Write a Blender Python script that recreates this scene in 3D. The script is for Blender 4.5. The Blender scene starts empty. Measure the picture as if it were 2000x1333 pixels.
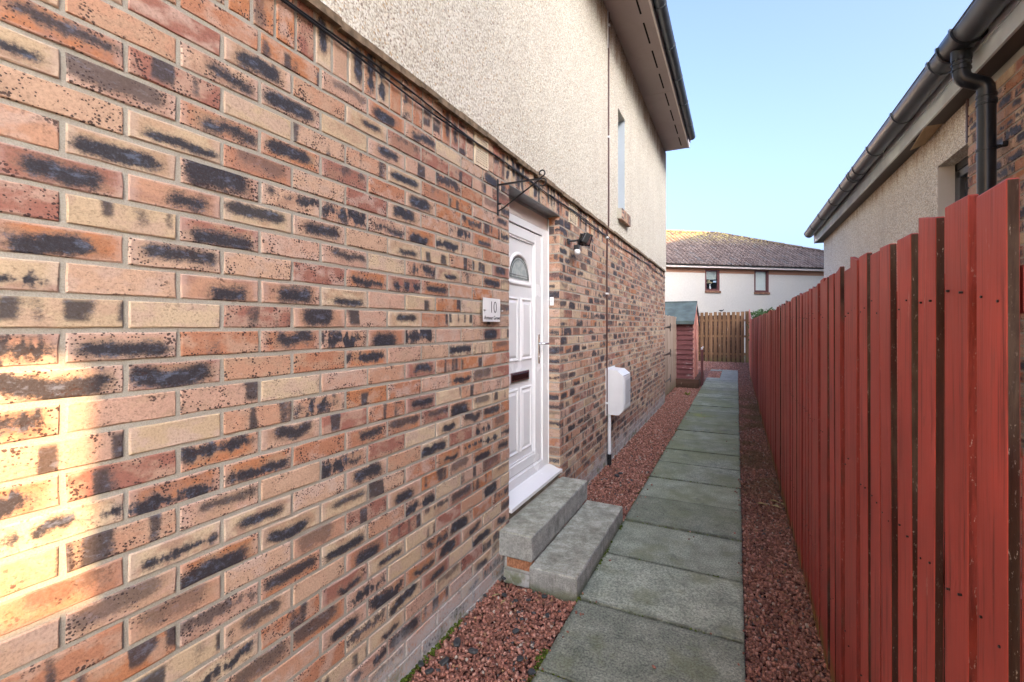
import bpy, bmesh, math, random
import numpy as np
from mathutils import Vector, Matrix

R = math.radians
rng = random.Random(7)
nrng = np.random.default_rng(11)
sc = bpy.context.scene
col = sc.collection

# ------------------------------------------------------------------ camera
CZ = 1.53
cam_d = bpy.data.cameras.new('camera')
cam_d.sensor_width = 36.0
cam_d.lens = 16.2
cam_d.shift_y = -0.01475
cam_d.clip_start = 0.02
cam_d.clip_end = 900.0
cam = bpy.data.objects.new('camera', cam_d)
cam.location = (0, 0, CZ)
cam.rotation_euler = (R(90), 0, R(26.0))
col.objects.link(cam)
sc.camera = cam

# ------------------------------------------------------------------ world, sun, exposure
SUN_EL = 24.0
SUN_AZ = 40.0      # degrees behind the line square to the wall
SUN_DIR = Vector((math.cos(R(-SUN_AZ)) * math.cos(R(SUN_EL)), math.sin(R(-SUN_AZ)) * math.cos(R(SUN_EL)), math.sin(R(SUN_EL))))
w = bpy.data.worlds.new('World')
sc.world = w
w.use_nodes = True
wn = w.node_tree
bg = wn.nodes['Background']
sky = wn.nodes.new('ShaderNodeTexSky')
sky.sky_type = 'NISHITA'
sky.sun_disc = False
sky.sun_elevation = R(SUN_EL)
# nishita: rotation 0 puts the sun on +Y and turns clockwise seen from above
sky.sun_rotation = math.atan2(SUN_DIR.x, SUN_DIR.y)
sky.air_density = 0.56
sky.dust_density = 8.0
sky.ozone_density = 2.8
wn.links.new(sky.outputs[0], bg.inputs[0])
bg.inputs[1].default_value = 0.15
sd = bpy.data.lights.new('sun', 'SUN')
sd.energy = 3.4
sd.angle = R(0.6)
sd.color = (1.0, 0.58, 0.28)
sun = bpy.data.objects.new('sun', sd)
sun.rotation_euler = (-SUN_DIR).to_track_quat('-Z', 'Y').to_euler()
sun.location = (6, -2, 8)
col.objects.link(sun)
sc.view_settings.view_transform = 'Standard'
sc.view_settings.look = 'None'
sc.view_settings.exposure = 2.58
sc.view_settings.gamma = 1.0
sc.view_settings.use_curve_mapping = False
sc.cycles.max_bounces = 10
sc.cycles.diffuse_bounces = 6
sc.cycles.use_denoising = True

# ------------------------------------------------------------------ node helpers
class NT:
    def __init__(s, name):
        s.m = bpy.data.materials.new(name)
        s.m.use_nodes = True
        s.t = s.m.node_tree
        s.b = s.t.nodes['Principled BSDF']
    def node(s, typ, **kw):
        n = s.t.nodes.new(typ)
        for k, v in kw.items():
            setattr(n, k, v)
        return n
    def put(s, sock, v):
        if isinstance(v, bpy.types.NodeSocket):
            s.t.links.new(v, sock)
        elif isinstance(v, (tuple, list)):
            v = tuple(v)
            if len(v) == 3 and sock.type == 'RGBA':
                v = v + (1,)
            sock.default_value = v
        else:
            if sock.type in ('VECTOR',):
                sock.default_value = (v, v, v)
            elif sock.type == 'RGBA':
                sock.default_value = (v, v, v, 1)
            else:
                sock.default_value = v
    def m1(s, op, a, b=0.0, c=0.0, clamp=False):
        n = s.node('ShaderNodeMath', operation=op, use_clamp=clamp)
        s.put(n.inputs[0], a)
        s.put(n.inputs[1], b)
        s.put(n.inputs[2], c)
        return n.outputs[0]
    def v1(s, op, a, b=(0, 0, 0)):
        n = s.node('ShaderNodeVectorMath', operation=op)
        s.put(n.inputs[0], a)
        if op == 'SCALE':
            s.put(n.inputs['Scale'], b)
        else:
            s.put(n.inputs[1], b)
        return n.outputs[0]
    def noise(s, vec, scale, detail=3.0, rough=0.55, dist=0.0, out=0):
        n = s.node('ShaderNodeTexNoise')
        if vec is not None:
            s.put(n.inputs['Vector'], vec)
        n.inputs['Scale'].default_value = scale
        n.inputs['Detail'].default_value = detail
        n.inputs['Roughness'].default_value = rough
        n.inputs['Distortion'].default_value = dist
        return n.outputs[out]
    def voro(s, vec, scale, feature='F1', out=0, rnd=1.0):
        n = s.node('ShaderNodeTexVoronoi', feature=feature)
        s.put(n.inputs['Vector'], vec)
        n.inputs['Scale'].default_value = scale
        n.inputs['Randomness'].default_value = rnd
        return n.outputs[out]
    def ss(s, x, a, b, lo=0.0, hi=1.0):
        n = s.node('ShaderNodeMapRange', interpolation_type='SMOOTHSTEP')
        s.put(n.inputs[0], x)
        n.inputs[1].default_value = a
        n.inputs[2].default_value = b
        n.inputs[3].default_value = lo
        n.inputs[4].default_value = hi
        return n.outputs[0]
    def ramp(s, fac, stops, interp='LINEAR'):
        n = s.node('ShaderNodeValToRGB')
        cr = n.color_ramp
        cr.interpolation = interp
        while len(cr.elements) < len(stops):
            cr.elements.new(0.5)
        for e, (p, c) in zip(cr.elements, stops):
            e.position = p
            e.color = tuple(c) + (1,)
        s.put(n.inputs[0], fac)
        return n.outputs[0]
    def mix(s, fac, a, b, mode='MIX'):
        n = s.node('ShaderNodeMix', data_type='RGBA', blend_type=mode)
        s.put(n.inputs[0], fac)
        s.put(n.inputs[6], a)
        s.put(n.inputs[7], b)
        return n.outputs[2]
    def sep(s, v):
        n = s.node('ShaderNodeSeparateXYZ')
        s.put(n.inputs[0], v)
        return n.outputs
    def comb(s, x, y, z):
        n = s.node('ShaderNodeCombineXYZ')
        s.put(n.inputs[0], x); s.put(n.inputs[1], y); s.put(n.inputs[2], z)
        return n.outputs[0]
    def pos(s):
        return s.node('ShaderNodeNewGeometry').outputs['Position']
    def obj(s):
        return s.node('ShaderNodeTexCoord').outputs['Object']
    def orand(s):
        return s.node('ShaderNodeObjectInfo').outputs['Random']
    def attr(s, name, out='Fac'):
        return s.node('ShaderNodeAttribute', attribute_name=name).outputs[out]
    def bump(s, h, strength=0.5, dist=0.002):
        n = s.node('ShaderNodeBump')
        n.inputs['Strength'].default_value = strength
        n.inputs['Distance'].default_value = dist
        s.put(n.inputs['Height'], h)
        s.t.links.new(n.outputs[0], s.b.inputs['Normal'])
    def fin(s, color, rough=0.8, spec=None, metal=0.0):
        s.put(s.b.inputs['Base Color'], color)
        s.put(s.b.inputs['Roughness'], rough)
        if spec is not None:
            s.b.inputs['Specular IOR Level'].default_value = spec
        s.b.inputs['Metallic'].default_value = metal
        return s.m

def wall_weather(n, colr, amount=1.0):
    """lime bloom and green algae at the foot of the wall, on bricks and mortar alike"""
    P = n.pos()
    z = n.sep(P)[2]
    nz = n.noise(P, 5.0, 4)
    nf = n.noise(P, 60.0, 3, 0.7)
    lim = n.m1('ADD', z, n.m1('MULTIPLY', n.m1('SUBTRACT', nz, 0.5), -0.5))
    mk = n.ss(lim, 0.28, 0.05)
    mk = n.m1('MULTIPLY', mk, n.ss(nf, 0.28, 0.56))
    mk = n.m1('MULTIPLY', mk, 0.85 * amount)
    out = n.mix(mk, colr, (0.50, 0.52, 0.52))
    # a few white salt smears higher up
    nh = n.noise(n.v1('MULTIPLY', P, (1, 1, 1.6)), 3.3, 5, 0.7)
    sm = n.m1('MULTIPLY', n.ss(nh, 0.66, 0.75), n.ss(nf, 0.45, 0.7))
    out = n.mix(n.m1('MULTIPLY', sm, 0.6), out, (0.6, 0.58, 0.56))
    g = n.m1('MULTIPLY', n.ss(z, 0.11, 0.02), n.ss(n.noise(P, 9.0, 4), 0.48, 0.62))
    out = n.mix(n.m1('MULTIPLY', g, 0.75), out, (0.10, 0.13, 0.035))
    return out

def brick_material(name, joined):
    n = NT(name)
    if joined:
        P = n.attr('lpos', 'Vector')
        rnd = n.attr('rnd', 'Fac')
    else:
        P = n.obj()
        rnd = n.orand()
    wn_ = n.node('ShaderNodeTexWhiteNoise', noise_dimensions='1D')
    n.put(wn_.inputs['W'], n.m1('MULTIPLY', rnd, 917.3))
    ra, rb, rc = n.sep(wn_.outputs['Color'])
    wn2 = n.node('ShaderNodeTexWhiteNoise', noise_dimensions='1D')
    n.put(wn2.inputs['W'], n.m1('MULTIPLY_ADD', rnd, 531.7, 40.0))
    rd, re, rf = n.sep(wn2.outputs['Color'])
    off = n.comb(n.m1('MULTIPLY', ra, 37.0), n.m1('MULTIPLY', rb, 53.0), n.m1('MULTIPLY', rc, 29.0))
    Q = n.v1('ADD', P, off)
    x, y, z = n.sep(P)
    # body colour of this brick
    base = n.ramp(ra, [(0.0, (0.54, 0.31, 0.20)), (0.14, (0.47, 0.215, 0.12)), (0.27, (0.58, 0.39, 0.27)),
                       (0.41, (0.34, 0.145, 0.105)), (0.53, (0.56, 0.36, 0.265)), (0.67, (0.49, 0.205, 0.09)),
                       (0.78, (0.62, 0.49, 0.33)), (0.92, (0.56, 0.43, 0.28))], 'CONSTANT')
    tint = n.ramp(rb, [(0, (0.58, 0.44, 0.37)), (0.5, (0.48, 0.31, 0.19)), (1, (0.34, 0.18, 0.14))])
    mot = n.noise(n.v1('MULTIPLY', Q, (1, 1, 1.5)), 14.0, 3)
    colr = n.mix(n.m1('MULTIPLY', n.ss(mot, 0.42, 0.62), 0.7), base, tint)
    fine = n.noise(Q, 170.0, 5, 0.75)
    colr = n.mix(0.55, colr, n.mix(1.0, colr, n.ramp(fine, [(0.3, (0.30, 0.27, 0.25)), (0.48, (0.92, 0.92, 0.92)), (0.75, (1.28, 1.27, 1.25))]), 'MULTIPLY'))
    # kiln burn: long streak along the middle, ragged
    wob = n.noise(n.v1('MULTIPLY', Q, (1, 0, 0.2)), 9.0, 2)
    rag = n.noise(n.v1('MULTIPLY', Q, (0.8, 1, 1.5)), 60.0, 6, 0.72)
    rag = n.m1('ADD', n.m1('MULTIPLY', rag, 0.6), n.m1('MULTIPLY', n.noise(Q, 190.0, 3, 0.7), 0.4))
    v = n.m1('DIVIDE', z, 0.0325)
    v = n.m1('ADD', v, n.m1('MULTIPLY', n.m1('SUBTRACT', wob, 0.5), n.m1('MULTIPLY_ADD', n.m1('POWER', rf, 2.0), 3.4, 0.3)))
    v = n.m1('ADD', v, n.m1('MULTIPLY', n.m1('SUBTRACT', rc, 0.5), 0.95))
    v = n.m1('MULTIPLY', v, n.m1('MULTIPLY_ADD', ra, 0.75, 0.65))
    u = n.m1('ADD', n.m1('DIVIDE', x, 0.1075), n.m1('MULTIPLY', n.m1('SUBTRACT', rd, 0.5), 0.45))
    ue = n.m1('MAXIMUM', n.m1('SUBTRACT', n.m1('ABSOLUTE', u), n.m1('MULTIPLY_ADD', re, 0.55, 0.25)), 0.0)
    dd = n.m1('SQRT', n.m1('ADD', n.m1('POWER', n.m1('MULTIPLY', ue, 2.4), 2.0), n.m1('POWER', n.m1('ABSOLUTE', v), 2.0)))
    dd = n.m1('ADD', dd, n.m1('MULTIPLY', n.m1('SUBTRACT', rag, 0.5), 2.0))
    dd = n.m1('ADD', dd, n.m1('MULTIPLY_ADD', rd, -0.55, 0.10))
    brk = n.noise(n.v1('MULTIPLY', Q, (1, 1, 0.5)), 24.0, 3, 0.6)
    dd = n.m1('ADD', dd, n.m1('MULTIPLY', n.ss(brk, 0.42, 0.62), n.m1('MULTIPLY', n.ss(re, 0.60, 0.85), 0.8)))
    core = n.ss(dd, 0.72, 0.14)
    halo = n.ss(dd, 1.05, 0.20)
    has = n.m1('MULTIPLY', n.ss(rb, 0.42, 0.43), n.m1('MULTIPLY_ADD', n.ss(rc, 0.0, 0.35), 0.55, 0.45))
    core = n.m1('MULTIPLY', core, has)
    halo = n.m1('MULTIPLY', halo, has)
    # second habit: one or two upright burnt patches
    up = n.noise(n.v1('MULTIPLY', Q, (1, 0, 0.12)), 15.0, 1)
    upm = n.m1('MULTIPLY', n.ss(n.m1('ADD', up, n.m1('MULTIPLY', n.m1('SUBTRACT', rag, 0.5), 0.25)), 0.52, 0.62), n.ss(rb, 0.36, 0.35))
    upm = n.m1('MULTIPLY', upm, n.ss(rb, 0.16, 0.17))
    upm = n.m1('MULTIPLY', upm, n.ss(n.m1('ABSOLUTE', v), 1.3, 0.7))
    core = n.m1('MAXIMUM', core, n.m1('MULTIPLY', upm, 0.85))
    halo = n.m1('MAXIMUM', halo, upm)
    # pale rim on burnt bricks
    edge = n.m1('MAXIMUM', n.m1('DIVIDE', n.m1('ABSOLUTE', x), 0.1075), n.m1('DIVIDE', n.m1('ABSOLUTE', z), 0.0325))
    rim = n.m1('MULTIPLY', n.ss(n.m1('ADD', edge, n.m1('MULTIPLY', n.m1('SUBTRACT', rag, 0.5), 0.5)), 0.72, 0.95), has)
    colr = n.mix(n.m1('MULTIPLY', rim, 0.38), colr, (0.60, 0.48, 0.42))
    colr = n.mix(n.m1('MULTIPLY', halo, 0.60), colr, n.ramp(re, [(0, (0.22, 0.14, 0.09)), (0.6, (0.27, 0.21, 0.15)), (1, (0.20, 0.17, 0.15))]))
    dark = n.ramp(fine, [(0.35, (0.005, 0.006, 0.011)), (0.58, (0.018, 0.023, 0.038)), (0.75, (0.11, 0.13, 0.18))])
    dark = n.mix(n.ss(n.noise(n.v1('MULTIPLY', Q, (1, 1, 2)), 28.0, 4, 0.7), 0.52, 0.70, 0, 0.75), dark, (0.11, 0.15, 0.23))
    colr = n.mix(n.m1('MULTIPLY', core, 0.97), colr, dark)
    # iron spots
    vd = n.voro(n.v1('MULTIPLY', Q, (1, 1, 1.15)), 125.0)
    dens = n.noise(Q, 22.0, 2)
    thr = n.m1('MULTIPLY_ADD', n.ss(edge, 0.25, 0.95), 0.14, n.m1('MULTIPLY_ADD', n.m1('SUBTRACT', dens, 0.5), 1.1, 0.13))
    vd = n.m1('ADD', vd, n.m1('MULTIPLY', n.m1('SUBTRACT', n.noise(Q, 420.0, 2), 0.5), 0.5))
    spot = n.ss(n.m1('SUBTRACT', vd, thr), 0.07, -0.02)
    spot = n.m1('MULTIPLY', spot, n.ss(ra, 0.97, 0.72))
    spot = n.m1('MULTIPLY', spot, n.ss(n.m1('ADD', re, n.m1('MULTIPLY', n.m1('SUBTRACT', dens, 0.5), 1.2)), 0.15, 0.5))
    colr = n.mix(n.m1('MULTIPLY', spot, 0.9), colr, (0.028, 0.013, 0.014))
    # drag marks
    dg = n.noise(n.v1('MULTIPLY', Q, (1, 1, 2.6)), 130.0, 4, 0.8, 1.2)
    crack = n.ss(dg, 0.40, 0.32)
    colr = n.mix(n.m1('MULTIPLY', crack, n.m1('MULTIPLY_ADD', rf, 0.5, 0.3)), colr, (0.12, 0.06, 0.04))
    colr = n.mix(0.06, colr, (0.34, 0.315, 0.31))
    colr = wall_weather(n, colr)
    h = n.m1('ADD', n.m1('MULTIPLY', fine, 0.8), n.m1('MULTIPLY', crack, -0.9))
    h = n.m1('ADD', h, n.m1('MULTIPLY', n.noise(Q, 40.0, 2), 0.8))
    h = n.m1('ADD', h, n.m1('MULTIPLY', spot, -0.25))
    n.bump(h, 0.9, 0.0022)
    return n.fin(colr, n.ramp(core, [(0, (0.92,) * 3), (1, (0.55,) * 3)]), 0.3)

def mortar_material():
    n = NT('mortar_mat')
    P = n.pos()
    a = n.noise(P, 6.0, 4)
    b = n.noise(P, 260.0, 4, 0.7)
    c = n.mix(a, (0.34, 0.325, 0.275), (0.45, 0.435, 0.38))
    c = n.mix(0.6, c, n.mix(1.0, c, n.ramp(b, [(0.3, (0.6, 0.58, 0.55)), (0.6, (1.05, 1.05, 1.05))]), 'MULTIPLY'))
    c = wall_weather(n, c)
    n.bump(n.m1('ADD', b, n.noise(P, 50.0, 3)), 0.6, 0.002)
    return n.fin(c, 0.95, 0.2)

def render_material(stain_top, depth=0.85, name='pebbledash_mat', gain=0.99):
    n = NT(name)
    P = n.pos()
    z = n.sep(P)[2]
    Pd = n.v1('ADD', P, n.v1('SCALE', n.noise(P, 60.0, 2, out=1), 0.006))
    vn = n.node('ShaderNodeTexVoronoi', feature='F1')
    n.put(vn.inputs['Vector'], Pd)
    vn.inputs['Scale'].default_value = 95.0
    cellr = n.sep(vn.outputs['Color'])
    dist = vn.outputs['Distance']
    stone = n.ramp(cellr[0], [(0.0, (0.80, 0.79, 0.73)), (0.30, (0.88, 0.87, 0.83)), (0.58, (0.74, 0.67, 0.55)),
                              (0.70, (0.88, 0.88, 0.86)), (0.84, (0.55, 0.42, 0.27)), (0.90, (0.30, 0.25, 0.21)), (0.94, (0.84, 0.80, 0.72))], 'CONSTANT')
    matrix_ = n.ramp(n.noise(P, 110.0, 3), [(0.35, (0.36, 0.32, 0.26)), (0.6, (0.74, 0.71, 0.63))])
    pres = n.ss(cellr[1], 0.16, 0.18)
    disc = n.m1('MULTIPLY', n.ss(dist, 0.62, 0.46), pres)
    c = n.mix(disc, matrix_, stone)
    big = n.noise(P, 1.3, 4)
    c = n.mix(0.45, c, n.mix(1.0, c, n.ramp(big, [(0.3, (0.86, 0.84, 0.80)), (0.7, (1.08, 1.07, 1.05))]), 'MULTIPLY'))
    c = n.mix(1.0, c, (gain * 1.0, gain * 0.995, gain * 0.95), 'MULTIPLY')
    drip = n.noise(n.v1('MULTIPLY', P, (1, 1, 0.12)), 3.0, 5, 0.65)
    c = n.mix(n.m1('MULTIPLY', n.ss(drip, 0.52, 0.72), 0.22), c, (0.42, 0.36, 0.28))
    # rust-coloured algae streaks hanging from under the soffit
    st = n.noise(n.v1('MULTIPLY', P, (1, 1, 0.10)), 9.0, 4, 0.7)
    lim = n.m1('SUBTRACT', stain_top, n.m1('MULTIPLY_ADD', st, depth, -0.12 * depth / 0.85))
    sm = n.ss(n.m1('SUBTRACT', z, lim), -0.05, 0.16)
    spk = n.ss(n.noise(P, 45.0, 3, 0.7), 0.28, 0.62)
    sm = n.m1('MULTIPLY', sm, n.m1('MULTIPLY_ADD', spk, 0.6, 0.35))
    c = n.mix(n.m1('MULTIPLY', sm, 0.85), c, (0.30, 0.16, 0.065))
    sm2 = n.m1('MULTIPLY', n.ss(n.m1('SUBTRACT', z, lim), 0.16, 0.34), spk)
    c = n.mix(n.m1('MULTIPLY', sm2, 0.7), c, (0.06, 0.04, 0.03))
    h = n.m1('ADD', n.m1('MULTIPLY', disc, n.m1('MULTIPLY_ADD', cellr[2], 0.5, 0.5)), n.m1('MULTIPLY', n.noise(P, 300.0, 3), 0.4))
    n.bump(h, 0.75, 0.004)
    return n.fin(c, 0.9, 0.3)

def flat_mat(name, colr, rough=0.5, spec=0.5, metal=0.0, var=0.08, nscale=6.0, bump=0.0, bscale=80.0, dirt=0.0, dirtcol=(0.12, 0.12, 0.08)):
    n = NT(name)
    P = n.obj()
    a = n.noise(P, nscale, 4)
    c = n.mix(n.ss(a, 0.3, 0.7), tuple(k * (1 - var) for k in colr), tuple(min(1, k * (1 + var)) for k in colr))
    if dirt:
        d = n.m1('MULTIPLY', n.ss(n.noise(P, nscale * 3.0, 6, 0.7), 0.5, 0.72), dirt)
        c = n.mix(d, c, dirtcol)
    if bump:
        n.bump(n.noise(P, bscale, 4), bump, 0.002)
    rr = n.m1('MULTIPLY_ADD', a, 0.15, rough - 0.07)
    return n.fin(c, rr, spec, metal)

def paint_wood(name, base, wear=0.3, wearcol=(0.25, 0.2, 0.17), streak=0.5, algae=True, rough=0.55, horiz=False):
    """painted rough-sawn board: object z is up the board"""
    n = NT(name)
    P = n.obj()
    rnd = n.orand()
    Q = n.v1('ADD', P, n.comb(n.m1('MULTIPLY', rnd, 31.0), n.m1('MULTIPLY', rnd, 17.0), n.m1('MULTIPLY', rnd, 47.0)))
    st = (0.09, 1, 1) if horiz else (1, 1, 0.07)
    gr = n.noise(n.v1('MULTIPLY', Q, st), 75.0, 5, 0.65)
    br = n.noise(n.v1('MULTIPLY', Q, st), 11.0, 3)
    bl = n.noise(Q, 5.0, 4)
    tone = n.m1('MULTIPLY_ADD', rnd, 0.20, 0.90)
    c = n.mix(n.ss(bl, 0.3, 0.7), tuple(k * 0.80 for k in base), tuple(min(1, k * 1.12) for k in base))
    c = n.mix(1.0, c, n.comb(tone, tone, tone), 'MULTIPLY')
    c = n.mix(n.m1('MULTIPLY', n.ss(gr, 0.50, 0.30), streak), c, tuple(k * 0.42 for k in base))
    c = n.mix(n.m1('MULTIPLY', n.ss(br, 0.62, 0.75), streak * 0.5), c, tuple(min(1, k * 1.05 + 0.07) for k in base))
    wm = n.m1('MULTIPLY', n.ss(n.m1('MULTIPLY_ADD', gr, 0.5, n.m1('MULTIPLY', bl, 0.5)), 0.56, 0.64), wear)
    c = n.mix(wm, c, wearcol)
    # knots
    kv = n.voro(n.v1('MULTIPLY', Q, (5, 5, 2.2)), 1.0)
    kn = n.ss(kv, 0.075, 0.045)
    ring = n.m1('MULTIPLY', kn, n.m1('MULTIPLY_ADD', n.m1('SINE', n.m1('MULTIPLY', kv, 260.0)), 0.3, 0.5))
    c = n.mix(ring, c, tuple(k * 0.45 for k in base))
    sc_ = n.noise(n.v1('MULTIPLY', Q, (1, 1, 0.35)), 26.0, 5, 0.75)
    c = n.mix(n.m1('MULTIPLY', n.ss(sc_, 0.66, 0.72), streak), c, tuple(min(1, k * 0.7 + 0.16) for k in base))
    c = n.mix(n.m1('MULTIPLY', n.ss(sc_, 0.34, 0.28), streak), c, tuple(k * 0.3 for k in base))
    W = n.pos()
    z = n.sep(W)[2]
    if algae:
        e = n.m1('ADD', z, n.m1('MULTIPLY', n.m1('SUBTRACT', n.noise(W, 7.0, 4), 0.5), -0.22))
        c = n.mix(n.m1('MULTIPLY', n.ss(e, 0.14, 0.03), 0.85), c, (0.17, 0.15, 0.035))
    n.bump(n.m1('ADD', gr, n.m1('MULTIPLY', ring, -0.4)), 0.55, 0.0018)
    return n.fin(c, rough, 0.35)

def edge_wood():
    """sawn edge of the red boards: paint mostly gone, mould and grey timber"""
    n = NT('weathered_edge_mat')
    P = n.obj()
    rnd = n.orand()
    Q = n.v1('ADD', P, n.comb(n.m1('MULTIPLY', rnd, 61.0), 0.0, n.m1('MULTIPLY', rnd, 23.0)))
    gr = n.noise(n.v1('MULTIPLY', Q, (1, 1, 0.16)), 110.0, 5, 0.7)
    seg = n.noise(n.v1('MULTIPLY', Q, (1, 1, 1.0)), 2.6, 4, 0.6)
    c = n.ramp(seg, [(0.30, (0.24, 0.04, 0.032)), (0.42, (0.05, 0.018, 0.015)), (0.52, (0.05, 0.03, 0.022)), (0.60, (0.085, 0.065, 0.05)), (0.66, (0.035, 0.015, 0.012)), (0.78, (0.17, 0.03, 0.024))])
    pk_ = n.ss(n.m1('ADD', rnd, n.m1('MULTIPLY', n.m1('SUBTRACT', seg, 0.5), 0.7)), 0.44, 0.52)
    c = n.mix(pk_, (0.23, 0.042, 0.034), c)
    c = n.mix(n.ss(gr, 0.42, 0.62, 0, 0.8), c, n.mix(0.5, c, (0.02, 0.012, 0.01)))
    sp = n.ss(n.noise(n.v1('MULTIPLY', Q, (1, 1, .5)), 200.0, 4, 0.75), 0.60, 0.70)
    c = n.mix(n.m1('MULTIPLY', sp, n.ss(n.noise(Q, 5.0, 2), .42, .6, 0.1, .7)), c, (0.50, 0.46, 0.42))
    n.bump(gr, 0.9, 0.003)
    return n.fin(c, 0.85, 0.2)

def bare_wood(name, a, b, algae=True, horiz=False):
    n = NT(name)
    P = n.obj()
    rnd = n.orand()
    Q = n.v1('ADD', P, n.comb(n.m1('MULTIPLY', rnd, 31.0), n.m1('MULTIPLY', rnd, 17.0), n.m1('MULTIPLY', rnd, 47.0)))
    st = (0.06, 1, 1) if horiz else (1, 1, 0.05)
    gr = n.noise(n.v1('MULTIPLY', Q, st), 60.0, 5, 0.65, 0.4)
    bl = n.noise(n.v1('MULTIPLY', Q, st), 8.0, 3)
    c = n.mix(n.ss(bl, 0.35, 0.65), a, b)
    t = n.m1('MULTIPLY_ADD', rnd, 0.4, 0.8)
    c = n.mix(1.0, c, n.comb(t, t, t), 'MULTIPLY')
    c = n.mix(n.m1('MULTIPLY', n.ss(gr, 0.5, 0.32), 0.6), c, tuple(k * 0.35 for k in a))
    pale = n.ss(n.noise(n.v1('MULTIPLY', Q, (1, 1, 0.25)), 12.0, 4, 0.7), 0.62, 0.72)
    c = n.mix(n.m1('MULTIPLY', pale, 0.5), c, (0.50, 0.42, 0.30))
    if algae:
        z = n.sep(n.pos())[2]
        c = n.mix(n.ss(n.m1('ADD', z, n.m1('MULTIPLY', bl, -0.4)), 0.10, -0.20, 0, 0.6), c, (0.14, 0.14, 0.05))
    n.bump(gr, 0.6, 0.003)
    return n.fin(c, 0.85, 0.2)

def slab_material():
    n = NT('paving_slab_mat')
    P = n.pos()
    rnd = n.orand()
    x, y, z = n.sep(P)
    g = n.noise(P, 190.0, 4, 0.75)
    m = n.noise(P, 7.0, 5, 0.6)
    lg = n.noise(P, 1.6, 3)
    c = n.ramp(m, [(0.25, (0.18, 0.205, 0.16)), (0.5, (0.27, 0.30, 0.235)), (0.75, (0.375, 0.405, 0.325))])
    t = n.m1('MULTIPLY_ADD', rnd, 0.40, 0.80)
    c = n.mix(1.0, c, n.comb(t, t, t), 'MULTIPLY')
    c = n.mix(1.0, c, n.ramp(n.noise(P, 95.0, 4, 0.8), [(0.38, (0.5, 0.52, 0.54)), (0.5, (1, 1, 1)), (0.62, (1.5, 1.5, 1.45))]), 'MULTIPLY')
    # algae: greener further along where the sun never gets
    far = n.ss(y, 2.5, 6.0)
    near = n.ss(y, 14.0, 11.0)
    al = n.m1('MULTIPLY', n.m1('MULTIPLY', far, near), n.ss(lg, 0.25, 0.65))
    c = n.mix(n.m1('MULTIPLY', al, 0.55), c, (0.17, 0.20, 0.07))
    lf = n.m1('MULTIPLY', n.ss(n.noise(P, 2.2, 3), 0.55, 0.72), n.ss(n.m1('ABSOLUTE', n.m1('SUBTRACT', y, 8.6)), 1.6, 0.3))
    c = n.mix(n.m1('MULTIPLY', lf, 0.6), c, (0.27, 0.31, 0.06))
    gp = n.m1('MULTIPLY', n.ss(n.noise(P, 3.1, 5, 0.65), 0.50, 0.66), 0.5)
    c = n.mix(gp, c, (0.165, 0.19, 0.095))
    st_ = n.ss(n.noise(P, 4.3, 5, 0.7), 0.60, 0.70)
    c = n.mix(n.m1('MULTIPLY', st_, 0.45), c, (0.085, 0.09, 0.08))
    # lichen blotches
    sp = n.ss(n.voro(P, 30.0), 0.16, 0.10)
    sp = n.m1('MULTIPLY', sp, n.ss(n.noise(P, 4.0, 2), 0.55, 0.65))
    c = n.mix(n.m1('MULTIPLY', sp, 0.35), c, (0.38, 0.38, 0.33))
    # dark rim of each slab
    ox, oy, oz = n.sep(n.obj())
    ed = n.m1('MAXIMUM', n.ss(n.m1('ABSOLUTE', oy), 0.255, 0.288), n.ss(n.m1('ABSOLUTE', ox), 0.385, 0.415))
    c = n.mix(n.m1('MULTIPLY', ed, n.ss(n.noise(P, 14.0, 4), 0.35, 0.65, 0.15, 0.8)), c, (0.055, 0.065, 0.045))
    # far slabs past the shed are bluish
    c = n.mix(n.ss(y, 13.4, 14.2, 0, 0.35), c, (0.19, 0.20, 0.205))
    n.bump(n.m1('ADD', g, n.m1('MULTIPLY', m, 1.2)), 0.55, 0.0025)
    return n.fin(c, 0.82, 0.3)

def concrete_material():
    n = NT('step_concrete_mat')
    P = n.pos()
    nz = n.node('ShaderNodeNewGeometry').outputs['Normal']
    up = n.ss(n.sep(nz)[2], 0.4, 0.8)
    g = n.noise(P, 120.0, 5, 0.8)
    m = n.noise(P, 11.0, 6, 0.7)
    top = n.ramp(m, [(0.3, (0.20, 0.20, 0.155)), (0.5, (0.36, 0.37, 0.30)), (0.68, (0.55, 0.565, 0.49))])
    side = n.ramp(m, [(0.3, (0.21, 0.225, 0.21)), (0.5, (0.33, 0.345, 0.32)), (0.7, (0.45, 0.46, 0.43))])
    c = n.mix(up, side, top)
    c = n.mix(0.7, c, n.mix(1.0, c, n.ramp(g, [(0.36, (0.45, 0.45, 0.45)), (0.5, (1, 1, 1)), (0.64, (1.4, 1.4, 1.35))]), 'MULTIPLY'))
    dr = n.noise(n.v1('MULTIPLY', P, (1, 1, 0.2)), 14.0, 4)
    c = n.mix(n.m1('MULTIPLY', n.ss(dr, 0.55, 0.7), n.m1('MULTIPLY', n.m1('SUBTRACT', 1.0, up), 0.5)), c, (0.07, 0.075, 0.06))
    z = n.sep(P)[2]
    e = n.m1('ADD', z, n.m1('MULTIPLY', n.noise(P, 12.0, 4), -0.08))
    c = n.mix(n.ss(e, 0.02, -0.04, 0, 0.7), c, (0.10, 0.12, 0.05))
    n.bump(n.m1('ADD', g, m), 0.6, 0.003)
    return n.fin(c, 0.85, 0.3)

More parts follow.
